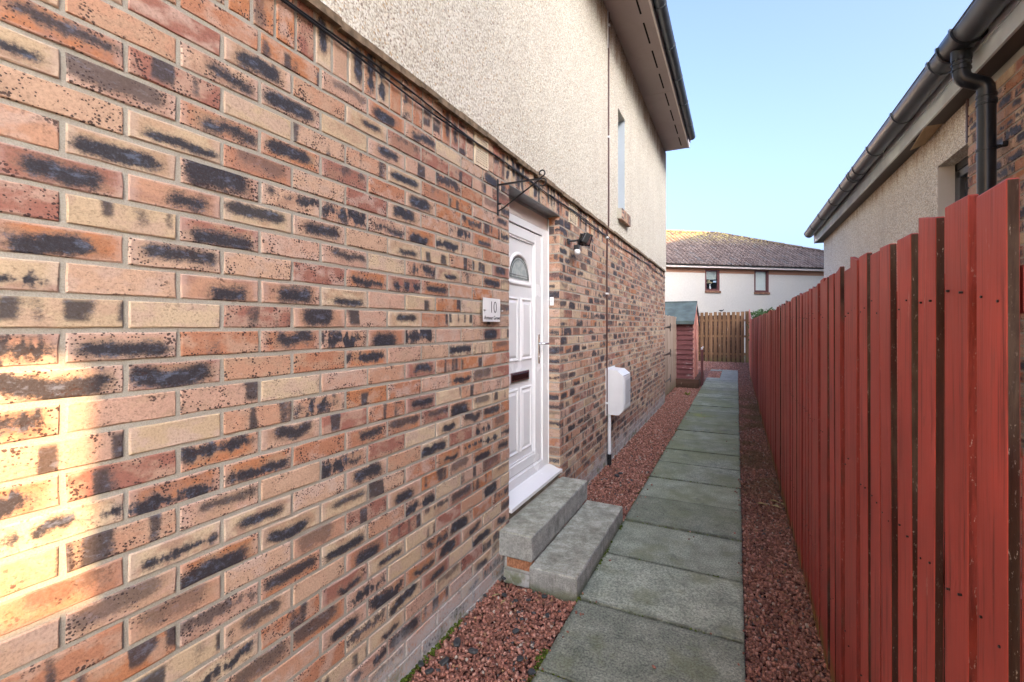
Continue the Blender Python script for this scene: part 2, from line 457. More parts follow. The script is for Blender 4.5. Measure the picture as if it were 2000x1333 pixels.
def stone_material():
    n = NT('red_gravel_mat')
    r = n.attr('rnd', 'Fac')
    P = n.pos()
    c = n.ramp(r, [(0.0, (0.22, 0.105, 0.075)), (0.22, (0.33, 0.15, 0.105)), (0.48, (0.46, 0.215, 0.155)), (0.70, (0.27, 0.12, 0.085)),
                   (0.84, (0.56, 0.31, 0.235)), (0.93, (0.10, 0.10, 0.10)), (0.955, (0.50, 0.42, 0.34)), (0.975, (0.34, 0.20, 0.11))], 'CONSTANT')
    f = n.noise(P, 220.0, 3, 0.7)
    c = n.mix(0.6, c, n.mix(1.0, c, n.ramp(f, [(0.3, (0.6, 0.6, 0.6)), (0.7, (1.3, 1.3, 1.3))]), 'MULTIPLY'))
    x, y, z = n.sep(P)
    # algae on the strip by the fence
    al = n.m1('MULTIPLY', n.ss(x, -0.2, 0.1), n.ss(n.noise(P, 1.6, 3), 0.46, 0.60))
    al = n.m1('MULTIPLY', al, n.ss(n.m1('ABSOLUTE', n.m1('SUBTRACT', y, 8.0)), 4.5, 1.5))
    c = n.mix(n.m1('MULTIPLY', al, 0.65), c, (0.12, 0.10, 0.025))
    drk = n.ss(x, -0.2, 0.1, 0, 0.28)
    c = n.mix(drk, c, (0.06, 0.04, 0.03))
    n.bump(f, 0.4, 0.001)
    return n.fin(c, 0.75, 0.35)

def bed_material():
    n = NT('gravel_bed_mat')
    P = n.pos()
    v = n.node('ShaderNodeTexVoronoi', feature='F1')
    n.put(v.inputs['Vector'], P)
    v.inputs['Scale'].default_value = 60.0
    r = n.sep(v.outputs['Color'])[0]
    c = n.ramp(r, [(0, (0.13, 0.06, 0.05)), (0.5, (0.34, 0.15, 0.12)), (0.85, (0.46, 0.23, 0.185)), (1, (0.15, 0.14, 0.13))])
    c = n.mix(n.ss(v.outputs['Distance'], 0.35, 0.75), c, (0.035, 0.018, 0.014))
    n.bump(n.ss(v.outputs['Distance'], 0.8, 0.2), 1.0, 0.01)
    return n.fin(c, 0.9, 0.2)

def glass_mat(name, tint=(0.75, 0.8, 0.8), rough=0.03, trans=0.0, base=(0.05, 0.06, 0.07)):
    n = NT(name)
    n.b.inputs['Transmission Weight'].default_value = trans
    n.b.inputs['IOR'].default_value = 1.45
    return n.fin(base, rough, 0.8)

M = {}
M['brick'] = brick_material('multi_brick_mat', False)
M['brickj'] = brick_material('multi_brick_joined_mat', True)
M['mortar'] = mortar_material()
M['render'] = render_material(4.97)
M['render_r'] = render_material(3.20, 0.40, 'bungalow_pebbledash_mat', 1.06)
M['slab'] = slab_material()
M['concrete'] = concrete_material()
M['stone'] = stone_material()
M['bed'] = bed_material()
M['upvc'] = flat_mat('white_upvc_mat', (0.82, 0.84, 0.85), 0.25, 0.5, var=0.02, nscale=3)
M['white_paint'] = flat_mat('white_plastic_mat', (0.78, 0.81, 0.83), 0.35, 0.5, var=0.03)
M['grey_plastic'] = flat_mat('grey_plastic_mat', (0.60, 0.62, 0.64), 0.4, 0.5, var=0.03)
M['black'] = flat_mat('black_plastic_mat', (0.018, 0.02, 0.022), 0.28, 0.5, var=0.2, nscale=4)
M['gutter'] = flat_mat('gutter_plastic_mat', (0.060, 0.072, 0.085), 0.33, 0.5, var=0.2, nscale=5, dirt=0.06, dirtcol=(0.14, 0.12, 0.10))
M['pipe'] = flat_mat('downpipe_plastic_mat', (0.010, 0.013, 0.017), 0.30, 0.45, var=0.2)
M['fascia_sky'] = flat_mat('sky_sheen_fascia_mat', (0.72, 0.80, 0.87), 0.08, 0.9, var=0.25, nscale=1.3)  # sky reflection on the dark boards put into the pale blue colour
M['soffit_dark'] = flat_mat('dark_soffit_mat', (0.05, 0.042, 0.04), 0.5, 0.4, var=0.2)
M['soffit'] = flat_mat('painted_soffit_mat', (0.36, 0.29, 0.27), 0.5, 0.4, var=0.06, nscale=1.5, dirt=0.12)
M['fascia_pale'] = flat_mat('pale_fascia_mat', (0.74, 0.66, 0.62), 0.4, 0.4, var=0.04)
M['slot'] = flat_mat('vent_slot_mat', (0.015, 0.012, 0.012), 0.8, 0.1)
M['steel'] = flat_mat('lintel_steel_mat', (0.30, 0.33, 0.36), 0.45, 0.5, metal=0.3, var=0.15, nscale=10, dirt=0.3, dirtcol=(0.12, 0.08, 0.05))
M['packer'] = flat_mat('beige_trim_mat', (0.62, 0.55, 0.51), 0.5, 0.4, var=0.05)
M['cream'] = flat_mat('cream_vent_mat', (0.72, 0.62, 0.46), 0.5, 0.4, var=0.06, nscale=20, dirt=0.15)
M['chrome'] = flat_mat('chrome_mat', (0.75, 0.75, 0.76), 0.15, 0.5, metal=1.0, var=0.05)
M['iron'] = flat_mat('black_iron_mat', (0.012, 0.012, 0.013), 0.35, 0.5, var=0.2)
M['brown_cable'] = flat_mat('brown_conduit_mat', (0.09, 0.045, 0.04), 0.45, 0.4, var=0.15)
M['letterbox'] = flat_mat('letterbox_flap_mat', (0.06, 0.028, 0.028), 0.12, 0.9, metal=0.6, var=0.1)
M['red'] = paint_wood('red_fence_paint_mat', (0.37, 0.062, 0.050), 0.5, (0.14, 0.055, 0.045), 0.95, rough=0.5)
M['red_edge'] = edge_wood()
M['red_end'] = paint_wood('bright_red_fence_mat', (0.50, 0.12, 0.09), 0.05, (0.3, 0.2, 0.15), 0.3, rough=0.5)  # a lighter red than the long fence boards
M['brown_wood'] = bare_wood('brown_fence_mat', (0.21, 0.115, 0.060), (0.29, 0.17, 0.090))
M['grey_wood'] = bare_wood('grey_gate_mat', (0.36, 0.27, 0.20), (0.50, 0.40, 0.32))
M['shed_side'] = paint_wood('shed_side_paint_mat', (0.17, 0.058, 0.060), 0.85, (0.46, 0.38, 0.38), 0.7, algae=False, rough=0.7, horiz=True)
M['shed_front_lit'] = paint_wood('lit_shed_front_paint_mat', (0.56, 0.20, 0.15), 0.08, (0.5, 0.3, 0.2), 0.3, algae=False, rough=0.6, horiz=True)  # gable's sunlit tone put into the paint colour, lighter than the side
M['shed_trim'] = paint_wood('shed_trim_paint_mat', (0.60, 0.30, 0.24), 0.2, (0.4, 0.35, 0.2), 0.3, algae=False)
M['shed_dark'] = bare_wood('shed_deck_mat', (0.10, 0.06, 0.04), (0.16, 0.09, 0.065), algae=False, horiz=True)
M['felt'] = flat_mat('roofing_felt_mat', (0.095, 0.125, 0.125), 0.8, 0.3, var=0.25, nscale=4, bump=0.5, bscale=200, dirt=0.4, dirtcol=(0.10, 0.13, 0.07))
M['slate'] = flat_mat('dark_stone_mat', (0.055, 0.06, 0.062), 0.6, 0.4, var=0.3, nscale=40, bump=0.5)
M['frame_brown'] = flat_mat('brown_window_frame_mat', (0.12, 0.045, 0.045), 0.45, 0.4, var=0.1)
M['frame_dark'] = flat_mat('dark_window_frame_mat', (0.05, 0.055, 0.06), 0.4, 0.5, var=0.1)
M['reveal_blue'] = flat_mat('pale_reveal_mat', (0.36, 0.42, 0.48), 0.6, 0.3, var=0.03)
M['reveal_white'] = flat_mat('white_reveal_mat', (0.72, 0.70, 0.64), 0.7, 0.3, var=0.04)
M['moss'] = flat_mat('moss_mat', (0.085, 0.12, 0.022), 0.95, 0.1, var=0.5, nscale=60)
M['leaf'] = flat_mat('leaf_mat', (0.05, 0.12, 0.025), 0.5, 0.4, var=0.5, nscale=5)
M['weed'] = flat_mat('weed_mat', (0.28, 0.36, 0.06), 0.6, 0.3, var=0.3, nscale=20)
M['dead_leaf'] = flat_mat('dead_leaf_mat', (0.36, 0.30, 0.14), 0.7, 0.2, var=0.3, nscale=20)
M['dark_in'] = flat_mat('dark_interior_mat', (0.02, 0.02, 0.022), 0.9, 0.1)
M['blind'] = flat_mat('white_blind_mat', (0.80, 0.82, 0.80), 0.6, 0.3, var=0.02)
M['glass'] = glass_mat('window_glass_mat')
M['tan'] = flat_mat('raw_board_mat', (0.40, 0.30, 0.19), 0.8, 0.2, var=0.1)
M['letter_red'] = flat_mat('red_tip_mat', (0.55, 0.06, 0.05), 0.5, 0.3)
M['text'] = flat_mat('black_lettering_mat', (0.01, 0.01, 0.012), 0.4, 0.4)
M['bird'] = flat_mat('bird_feather_mat', (0.04, 0.042, 0.05), 0.7, 0.2, var=0.3, nscale=30)
M['lens'] = flat_mat('lamp_lens_mat', (0.20, 0.13, 0.13), 0.08, 0.8, var=0.2, nscale=30)

def frosted():
    n = NT('frosted_acrylic_mat')
    P = n.obj()
    c = n.mix(n.ss(n.noise(P, 8.0, 2), 0.4, 0.7), (0.76, 0.77, 0.77), (0.84, 0.85, 0.85))
    n.b.inputs['Transmission Weight'].default_value = 0.0
    return n.fin(c, 0.35, 0.4)
M['frost'] = frosted()
def clear_glass(name='clear_acrylic_mat', colr=(0.92, 0.96, 0.95), rough=0.02):
    n = NT(name)
    n.b.inputs['Transmission Weight'].default_value = 1.0
    n.b.inputs['IOR'].default_value = 1.3
    return n.fin(colr, rough, 0.5)
M['clear'] = clear_glass()
def obscure():
    n = NT('obscure_glass_mat')
    P = n.obj()
    c = n.mix(n.ss(n.noise(P, 30.0, 3), 0.35, 0.65), (0.36, 0.42, 0.41), (0.46, 0.52, 0.51))
    n.bump(n.noise(P, 160.0, 3), 0.3, 0.001)
    return n.fin(c, 0.12, 0.8)
M['obscure'] = obscure()

def tile_material():
    n = NT('roof_tile_mat')
    r = n.attr('rnd', 'Fac')
    P = n.pos()
    c = n.ramp(r, [(0, (0.12, 0.09, 0.08)), (0.5, (0.165, 0.125, 0.11)), (0.85, (0.20, 0.155, 0.135)), (1, (0.14, 0.125, 0.12))])
    z = n.sep(P)[2]
    li = n.m1('MULTIPLY', n.ss(z, 6.6, 7.9), n.ss(n.noise(P, 6.0, 4), 0.42, 0.6))
    c = n.mix(n.m1('MULTIPLY', li, 0.8), c, (0.36, 0.30, 0.13))
    sp = n.ss(n.noise(P, 9.0, 4, 0.7), 0.63, 0.72)
    c = n.mix(n.m1('MULTIPLY', sp, 0.6), c, (0.38, 0.31, 0.22))
    return n.fin(c, 0.85, 0.2)
M['tile'] = tile_material()
def soldier_band():
    n = NT('brick_band_mat')
    P = n.obj()
    x = n.sep(P)[0]
    s = n.m1('FRACT', n.m1('MULTIPLY', x, 13.33))
    c = n.mix(n.ss(s, 0.80, 0.9), (0.34, 0.16, 0.10), (0.42, 0.34, 0.26))
    return n.fin(c, 0.9, 0.2)
M['band'] = soldier_band()

# ------------------------------------------------------------------ mesh helpers
def new_obj(name, mesh, parent=None, mats=()):
    o = bpy.data.objects.new(name, mesh)
    col.objects.link(o)
    for m in mats:
        if len(mesh.materials) < len(mats):
            mesh.materials.append(m)
    if parent is not None:
        o.parent = parent
    return o

def link_obj(name, mesh, parent=None, loc=(0, 0, 0), rot=(0, 0, 0), scale=(1, 1, 1)):
    o = bpy.data.objects.new(name, mesh)
    col.objects.link(o)
    o.location = loc
    o.rotation_euler = rot
    o.scale = scale
    if parent is not None:
        o.parent = parent
    return o

def tag(o, label=None, cat=None, group=None, kind=None):
    if label: o['label'] = label
    if cat: o['category'] = cat
    if group: o['group'] = group
    if kind: o['kind'] = kind
    return o

def thing(name, label, cat, loc=(0, 0, 0), rz=0.0, group=None):
    o = bpy.data.objects.new(name, None)
    o.empty_display_size = 0.1
    col.objects.link(o)
    o.location = loc
    o.rotation_euler = (0, 0, rz)
    return tag(o, label, cat, group)

class MB:
    """collects boxes, bars and tubes into one mesh"""
    def __init__(s):
        s.v = []; s.f = []; s.mi = []; s.sm = []
    def add(s, verts, faces, mi=0, smooth=False):
        b = len(s.v)
        s.v += [tuple(p) for p in verts]
        for f in faces:
            s.f.append(tuple(i + b for i in f)); s.mi.append(mi); s.sm.append(smooth)
    def box(s, x0, x1, y0, y1, z0, z1, mi=0, bev=0.0, mat=None):
        x0, x1 = min(x0, x1), max(x0, x1); y0, y1 = min(y0, y1), max(y0, y1); z0, z1 = min(z0, z1), max(z0, z1)
        if bev <= 0:
            v = [(x0, y0, z0), (x1, y0, z0), (x1, y1, z0), (x0, y1, z0), (x0, y0, z1), (x1, y0, z1), (x1, y1, z1), (x0, y1, z1)]
            f = [(0, 3, 2, 1), (4, 5, 6, 7), (0, 1, 5, 4), (1, 2, 6, 5), (2, 3, 7, 6), (3, 0, 4, 7)]
        else:
            b = min(bev, (x1 - x0) * .45, (y1 - y0) * .45, (z1 - z0) * .45)
            bm = bmesh.new()
            bmesh.ops.create_cube(bm, size=1.0)
            for q in bm.verts:
                q.co = Vector(((x0 + x1) / 2 + q.co.x * (x1 - x0), (y0 + y1) / 2 + q.co.y * (y1 - y0), (z0 + z1) / 2 + q.co.z * (z1 - z0)))
            bmesh.ops.bevel(bm, geom=list(bm.edges), offset=b, segments=2, profile=0.6, affect='EDGES')
            bm.verts.index_update()
            v = [tuple(q.co) for q in bm.verts]
            f = [tuple(q.index for q in fc.verts) for fc in bm.faces]
            bm.free()
        if mat is not None:
            v = [tuple(mat @ Vector(q)) for q in v]
        s.add(v, f, mi)
        return s
    def prism(s, poly, axis, a, b, mi=0, smooth=False):
        """poly: list of 2D points; extruded along axis from a to b ('x': (y,z), 'y': (x,z), 'z': (x,y))"""
        n = len(poly)
        def P(p, t):
            if axis == 'x': return (t, p[0], p[1])
            if axis == 'y': return (p[0], t, p[1])
            return (p[0], p[1], t)
        v = [P(p, a) for p in poly] + [P(p, b) for p in poly]
        s.add(v, [(i, (i + 1) % n, n + (i + 1) % n, n + i) for i in range(n)], mi, smooth)
        s.add(v[:n], [tuple(range(n))[::-1]], mi)
        s.add(v[n:], [tuple(range(n))], mi)
        return s
    def tube(s, pts, r, seg=10, mi=0, caps=True, radii=None):
        pts = [Vector(p) for p in pts]
        n = len(pts)
        rings = []
        t0 = (pts[1] - pts[0]).normalized()
        ref = Vector((0, 0, 1)) if abs(t0.z) < 0.9 else Vector((1, 0, 0))
        u = t0.cross(ref).normalized()
        for i, p in enumerate(pts):
            if i == 0: t = pts[1] - pts[0]
            elif i == n - 1: t = pts[-1] - pts[-2]
            else: t = (pts[i + 1] - p).normalized() + (p - pts[i - 1]).normalized()
            t.normalize()
            u = (u - t * u.dot(t)).normalized()
            wv = t.cross(u)
            rr = radii[i] if radii else r
            rings.append([p + (u * math.cos(2 * math.pi * k / seg) + wv * math.sin(2 * math.pi * k / seg)) * rr for k in range(seg)])
        v = [q for ring in rings for q in ring]
        f = []
        for i in range(n - 1):
            for k in range(seg):
                f.append((i * seg + k, i * seg + (k + 1) % seg, (i + 1) * seg + (k + 1) % seg, (i + 1) * seg + k))
        s.add(v, f, mi, True)
        if caps:
            s.add(rings[0], [tuple(range(seg))[::-1]], mi)
            s.add(rings[-1], [tuple(range(seg))], mi)
        return s
    def mesh(s, name, mats):
        me = bpy.data.meshes.new(name)
        me.from_pydata(s.v, [], s.f)
        for m in mats: me.materials.append(m)
        me.polygons.foreach_set('material_index', s.mi)
        me.polygons.foreach_set('use_smooth', s.sm)
        me.update()
        return me
    def build(s, name, mats, parent=None, **kw):
        if not isinstance(mats, (list, tuple)): mats = [mats]
        me = s.mesh(name, mats)
        bm = bmesh.new(); bm.from_mesh(me)
        bmesh.ops.recalc_face_normals(bm, faces=bm.faces)
        bm.to_mesh(me); bm.free()
        return link_obj(name, me, parent, **kw)

def arc(cx, cy, r, a0, a1, n, ry=None):
    ry = r if ry is None else ry
    return [(cx + r * math.cos(R(a0 + (a1 - a0) * i / n)), cy + ry * math.sin(R(a0 + (a1 - a0) * i / n))) for i in range(n + 1)]

def project(p):
    """pixel in the 2000 px photo and depth; used to choose which pieces are big in view"""
    s_, c_ = math.sin(R(26)), math.cos(R(26))
    d = -p[0] * s_ + p[1] * c_
    l = p[0] * c_ + p[1] * s_
    if d < 0.05: return (-9e9, 0, d)
    return (1000 + 900 * l / d, 637 - 900 * (p[2] - CZ) / d, d)

# ------------------------------------------------------------------ ground
XW = -1.285          # brick face of the house with the white door
g = MB(); g.add([(-300, -300, -0.10), (300, -300, -0.10), (300, 300, -0.10), (-300, 300, -0.10)], [(0, 1, 2, 3)])
def ground_mat():
    n = NT('ground_mat')
    P = n.pos()
    c = n.ramp(n.noise(P, 0.6, 6, 0.6), [(0.3, (0.07, 0.075, 0.04)), (0.7, (0.13, 0.12, 0.075))])
    n.bump(n.noise(P, 25.0, 4), 0.5, 0.01)
    return n.fin(c, 0.95, 0.2)
gr = g.build('ground', ground_mat()); tag(gr, kind='structure')

bed = MB()
def grid_sheet(mb, x0, x1, y0, y1, z, nx, ny, amp=0.008):
    v = []; f = []
    for j in range(ny + 1):
        for i in range(nx + 1):
            x = x0 + (x1 - x0) * i / nx; y = y0 + (y1 - y0) * j / ny
            v.append((x, y, z + amp * math.sin(x * 9 + y * 3.1) * math.cos(y * 4.3)))
    for j in range(ny):
        for i in range(nx):
            a = j * (nx + 1) + i
            f.append((a, a + 1, a + nx + 2, a + nx + 1))
    mb.add(v, f, 0, True)
grid_sheet(bed, -1.4, 0.70, -3.0, 24.0, -0.014, 12, 130, 0.005)
grid_sheet(bed, -7.0, -1.4, 9.7, 24.0, -0.014, 12, 60, 0.005)
b_ = bed.build('gravel_bed', M['bed']); tag(b_, kind='structure')

# paving
path = bpy.data.objects.new('path', None); col.objects.link(path); tag(path, kind='structure')
slab_meshes = []
for k in range(5):
    mb = MB(); mb.box(-0.4125, 0.4125, -0.2855, 0.2855, -0.05, 0.0, bev=0.006)
    me = mb.mesh('paving_slab', [M['slab']]); slab_meshes.append(me)
    for v in me.vertices:
        v.co.x += rng.uniform(-.002, .002); v.co.y += rng.uniform(-.0025, .0025)
y = 1.887 - 0.5825 * 6
k = 0
while y < 14.3:
    o = link_obj('paving_slab', slab_meshes[k % 5], path, (-0.378 + rng.uniform(-.004, .004), y + 0.29, 0.014 + rng.uniform(-.005, .005)),
                 (rng.uniform(-.004, .004), rng.uniform(-.003, .003), rng.uniform(-.003, .003)))
    y += 0.5825; k += 1
for i in range(5):
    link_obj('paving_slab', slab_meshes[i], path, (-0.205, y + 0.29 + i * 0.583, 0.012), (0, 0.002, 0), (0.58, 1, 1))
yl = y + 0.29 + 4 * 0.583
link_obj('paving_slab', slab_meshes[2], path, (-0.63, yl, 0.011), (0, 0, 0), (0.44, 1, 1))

# gravel stones ---------------------------------------------------------------
PHI = (1 + 5 ** .5) / 2
ICO_V = np.array([(-1, PHI, 0), (1, PHI, 0), (-1, -PHI, 0), (1, -PHI, 0), (0, -1, PHI), (0, 1, PHI), (0, -1, -PHI), (0, 1, -PHI), (PHI, 0, -1), (PHI, 0, 1), (-PHI, 0, -1), (-PHI, 0, 1)], float)
ICO_V /= np.linalg.norm(ICO_V[0])
ICO_F = np.array([(0, 11, 5), (0, 5, 1), (0, 1, 7), (0, 7, 10), (0, 10, 11), (1, 5, 9), (5, 11, 4), (11, 10, 2), (10, 7, 6), (7, 1, 8), (3, 9, 4), (3, 4, 2), (3, 2, 6), (3, 6, 8), (3, 8, 9), (4, 9, 5), (2, 4, 11), (6, 2, 10), (8, 6, 7), (9, 8, 1)])
OCT_V = np.array([(1, 0, 0), (-1, 0, 0), (0, 1, 0), (0, -1, 0), (0, 0, 1), (0, 0, -1)], float)
OCT_F = np.array([(0, 2, 4), (2, 1, 4), (1, 3, 4), (3, 0, 4), (2, 0, 5), (1, 2, 5), (3, 1, 5), (0, 3, 5)])

def rand_rot(n):
    q = nrng.normal(size=(n, 4)); q /= np.linalg.norm(q, axis=1)[:, None]
    a, b, c, d = q.T
    return np.stack([np.stack([1 - 2 * (c * c + d * d), 2 * (b * c - a * d), 2 * (b * d + a * c)], 1),
                     np.stack([2 * (b * c + a * d), 1 - 2 * (b * b + d * d), 2 * (c * d - a * b)], 1),
                     np.stack([2 * (b * d - a * c), 2 * (c * d + a * b), 1 - 2 * (b * b + c * c)], 1)], 1)

def stones(name, pos, size, base_v, base_f, mat, parent=None, squash=None):
    n = len(pos); nv = len(base_v); nf = len(base_f)
    rot = rand_rot(n)
    sc3 = np.stack([nrng.uniform(.75, 1.35, n), nrng.uniform(.55, 1.0, n), nrng.uniform(.45, .85, n)], 1) * size[:, None]
    jit = 1 + nrng.uniform(-.22, .22, (n, nv, 1))
    v = base_v[None] * jit * sc3[:, None, :]
    v = np.einsum('nij,nkj->nki', rot, v)
    if squash is not None: v[:, :, 2] *= squash
    v += pos[:, None, :]
    me = bpy.data.meshes.new(name)
    me.vertices.add(n * nv)
    me.vertices.foreach_set('co', v.reshape(-1).astype(np.float32))
    f = (base_f[None] + (np.arange(n) * nv)[:, None, None]).reshape(-1)
    me.loops.add(n * nf * 3); me.polygons.add(n * nf)
    me.loops.foreach_set('vertex_index', f.astype(np.int32))
    me.polygons.foreach_set('loop_start', (np.arange(n * nf) * 3).astype(np.int32))
    me.polygons.foreach_set('loop_total', np.full(n * nf, 3, np.int32))
    me.update(calc_edges=True)
    at = me.attributes.new('rnd', 'FLOAT', 'POINT')
    at.data.foreach_set('value', np.repeat(nrng.uniform(0, 1, n), nv).astype(np.float32))
    me.materials.append(mat)
    me.validate()
    return link_obj(name, me, parent)

def scatter(x0, x1, y0, y1, dens, r0, r1, z0, z1):
    n = int((x1 - x0) * (y1 - y0) * dens)
    p = np.stack([nrng.uniform(x0, x1, n), nrng.uniform(y0, y1, n), nrng.uniform(z0, z1, n)], 1)
    return p, nrng.uniform(r0, r1, n)

def not_step(p):
    inside = (p[:, 0] < -0.785) & (p[:, 1] > 2.44) & (p[:, 1] < 3.61)
    return ~inside
A = [scatter(-1.29, -0.80, -0.3, 4.2, 7500, .0065, .0125, -0.008, 0.007),
     scatter(0.04, 0.37, 0.0, 4.2, 7500, .0065, .0130, -0.012, 0.003)]
P_ = np.concatenate([a[0] for a in A]); S_ = np.concatenate([a[1] for a in A])
E_ = np.concatenate([np.stack([-0.79 + np.abs(nrng.normal(0, .035, 60)), nrng.uniform(.8, 9, 60), np.full(60, .020)], 1), np.stack([0.035 - np.abs(nrng.normal(0, .035, 45)), nrng.uniform(.8, 9, 45), np.full(45, .020)], 1), np.stack([nrng.uniform(-.75, 0, 14), nrng.uniform(1, 9, 14), np.full(14, .018)], 1)])
P_ = np.concatenate([P_, E_]); S_ = np.concatenate([S_, nrng.uniform(.004, .010, len(E_))])
kp = not_step(P_); P_, S_ = P_[kp], S_[kp]
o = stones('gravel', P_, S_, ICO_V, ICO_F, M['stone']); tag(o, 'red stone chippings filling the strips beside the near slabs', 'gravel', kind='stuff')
A = [scatter(-1.29, -0.80, 4.2, 12.4, 3800, .009, .015, -0.008, 0.007), scatter(0.04, 0.40, 4.2, 14.4, 3600, .009, .015, -0.012, 0.004),
     scatter(-0.80, -0.45, 14.4, 17.0, 1500, .010, .018, -0.01, 0.006), scatter(-1.6, 0.6, 17.3, 21.5, 1000, .013, .022, -0.01, 0.006),
     scatter(0.04, 0.55, 14.4, 17.4, 1500, .010, .018, -0.01, 0.006), scatter(-1.5, -0.80, 9.7, 12.2, 1200, .010, .016, -0.01, 0.006)]
P_ = np.concatenate([a[0] for a in A]); S_ = np.concatenate([a[1] for a in A])
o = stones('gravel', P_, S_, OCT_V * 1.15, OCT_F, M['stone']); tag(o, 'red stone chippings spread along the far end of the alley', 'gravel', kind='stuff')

# a few dark slate chips lying on the gravel
def rock_mesh(seed, sx, sy, sz):
    r = random.Random(seed)
    bm = bmesh.new(); bmesh.ops.create_icosphere(bm, subdivisions=2, radius=1.0)
    for v in bm.verts:
        n_ = v.co.normalized()
        k_ = 1 + r.uniform(-.12, .12)
        v.co = Vector((max(-.8, min(.8, n_.x)) * sx * k_, max(-.75, min(.75, n_.y)) * sy * k_, max(-.6, min(.6, n_.z)) * sz * k_))
    me = bpy.data.meshes.new('dark_stone'); bm.to_mesh(me); bm.free(); me.materials.append(M['slate'])
    return me
rocks = [rock_mesh(3 + i, .024, .017, .010) for i in range(4)]
def ground_at(px, py, z=0.01):
    d = (CZ - z) * 900 / (py - 637); l = (px - 1000) / 900 * d
    s_, c_ = math.sin(R(26)), math.cos(R(26))
    return (l * c_ - d * s_, l * s_ + d * c_)
SL = ['largest dark stone, by the foot of the brick wall', 'small dark stone at the mossy wall foot, third from the doorstep', 'dark stone beside the narrow olive leaves', 'dark stone just right of the narrow leaves', 'dark stone below the corner of the upper step', 'squarish dark stone in front of the lower step', 'lone dark stone between the lower step and the slab edge', 'round dark stone in the middle of the near gravel']
for i, (px, py, k_) in enumerate([(893, 1258, 1.25), (947, 1166, .7), (985, 1165, .8), (1007, 1176, .7), (1032, 1175, .7), (1063, 1168, .8), (1069, 1205, .8), (1007, 1236, .9),
                                  (924, 1275, 1.1), (868, 1296, 1.2), (822, 1300, .9), (1038, 1316, .9), (1016, 1290, .9), (838, 1315, 1.0), (1019, 1212, .6), (1015, 1290, .8), (983, 1132, .8), (1205, 931, 1.3), (1212, 926, 1.1)]):
    x_, y_ = ground_at(px, py)
    o = link_obj('dark_stone', rocks[i % 4], None, (x_, y_, 0.018), (rng.uniform(-.2, .2), rng.uniform(-.2, .2), rng.uniform(0, 3)), (k_,) * 3)
    tag(o, SL[i] if i < len(SL) else ('dark slate stone on the gravel beyond the steps, near the meter pipe' if i > 16 else 'small dark grey stone lying among the near red chippings'), 'stone', 'dark stones on the red gravel')

# moss along the wall foot and slab edges
mp = []
for i in range(900):
    y_ = rng.uniform(.6, 2.3); mp.append((XW + abs(rng.gauss(0.004, .010)), y_, rng.uniform(0.0, .022)))
for i in range(300):
    y_ = rng.uniform(1.2, 9.0); mp.append((-0.798 + rng.gauss(0, .006), y_, rng.uniform(0.0, .012)))
for i in range(500):
    kk = rng.randrange(14); mp.append((rng.uniform(-.79, .03), 1.8845 + .5825 * kk + rng.gauss(0, .0025), rng.uniform(.0, .012)))
for i in range(160):
    mp.append((-0.80 + rng.gauss(0, .012), 1.95 + rng.gauss(0, .10), rng.uniform(0.0, .014)))
for i in range(200):
    mp.append((-0.785 + rng.gauss(0, .004), rng.uniform(2.45, 3.5), rng.uniform(.004, .02)))
mp = np.array([q for q in mp if math.sin(q[1] * 11) + math.sin(q[1] * 4.7) > -0.3])
o = stones('moss', mp, nrng.uniform(.003, .009, len(mp)), ICO_V, ICO_F, M['moss']); tag(o, 'green moss growing along the foot of the brick wall and slab edges', 'moss', kind='stuff')

# ------------------------------------------------------------------ bricks
def brick_mesh(L, H, D, seed, name='brick'):
    r = random.Random(seed)
    b = 0.0024
    bm = bmesh.new()
    j = lambda a: r.uniform(-a, a)
    o2 = []
    for sx in (-1, -.5, 0, .5): o2.append((sx * L / 2, -H / 2))
    for sz in (-1, 0): o2.append((L / 2, sz * H / 2))
    for sx in (1, .5, 0, -.5): o2.append((sx * L / 2, H / 2))
    for sz in (1, 0): o2.append((-L / 2, sz * H / 2))
    f0 = [Vector((p[0] + j(.0014), b, p[1] + j(.0011))) for p in o2]
    f1 = []
    for p in f0:
        ix = b * r.uniform(.7, 1.6) if abs(abs(p.x) - L / 2) < .004 else 0
        iz = b * r.uniform(.7, 1.6) if abs(abs(p.z) - H / 2) < .004 else 0
        f1.append(Vector((p.x - math.copysign(ix, p.x), j(.0008), p.z - math.copysign(iz, p.z))))
    bk = [Vector((p.x, D, p.z)) for p in f0]
    N_ = len(o2)
    V = [bm.verts.new(p) for p in f0 + f1 + bk]
    bm.faces.new([V[N_ + i] for i in range(N_)])
    for i in range(N_):
        k = (i + 1) % N_
        bm.faces.new([V[i], V[k], V[N_ + k], V[N_ + i]])
        bm.faces.new([V[2 * N_ + i], V[2 * N_ + k], V[k], V[i]])
    bmesh.ops.recalc_face_normals(bm, faces=bm.faces)
    me = bpy.data.meshes.new(name); bm.to_mesh(me); bm.free()
    me.materials.append(M['brick'])
    return me
BM_ = [brick_mesh(0.2135, 0.0635, 0.045, 100 + i) for i in range(14)]

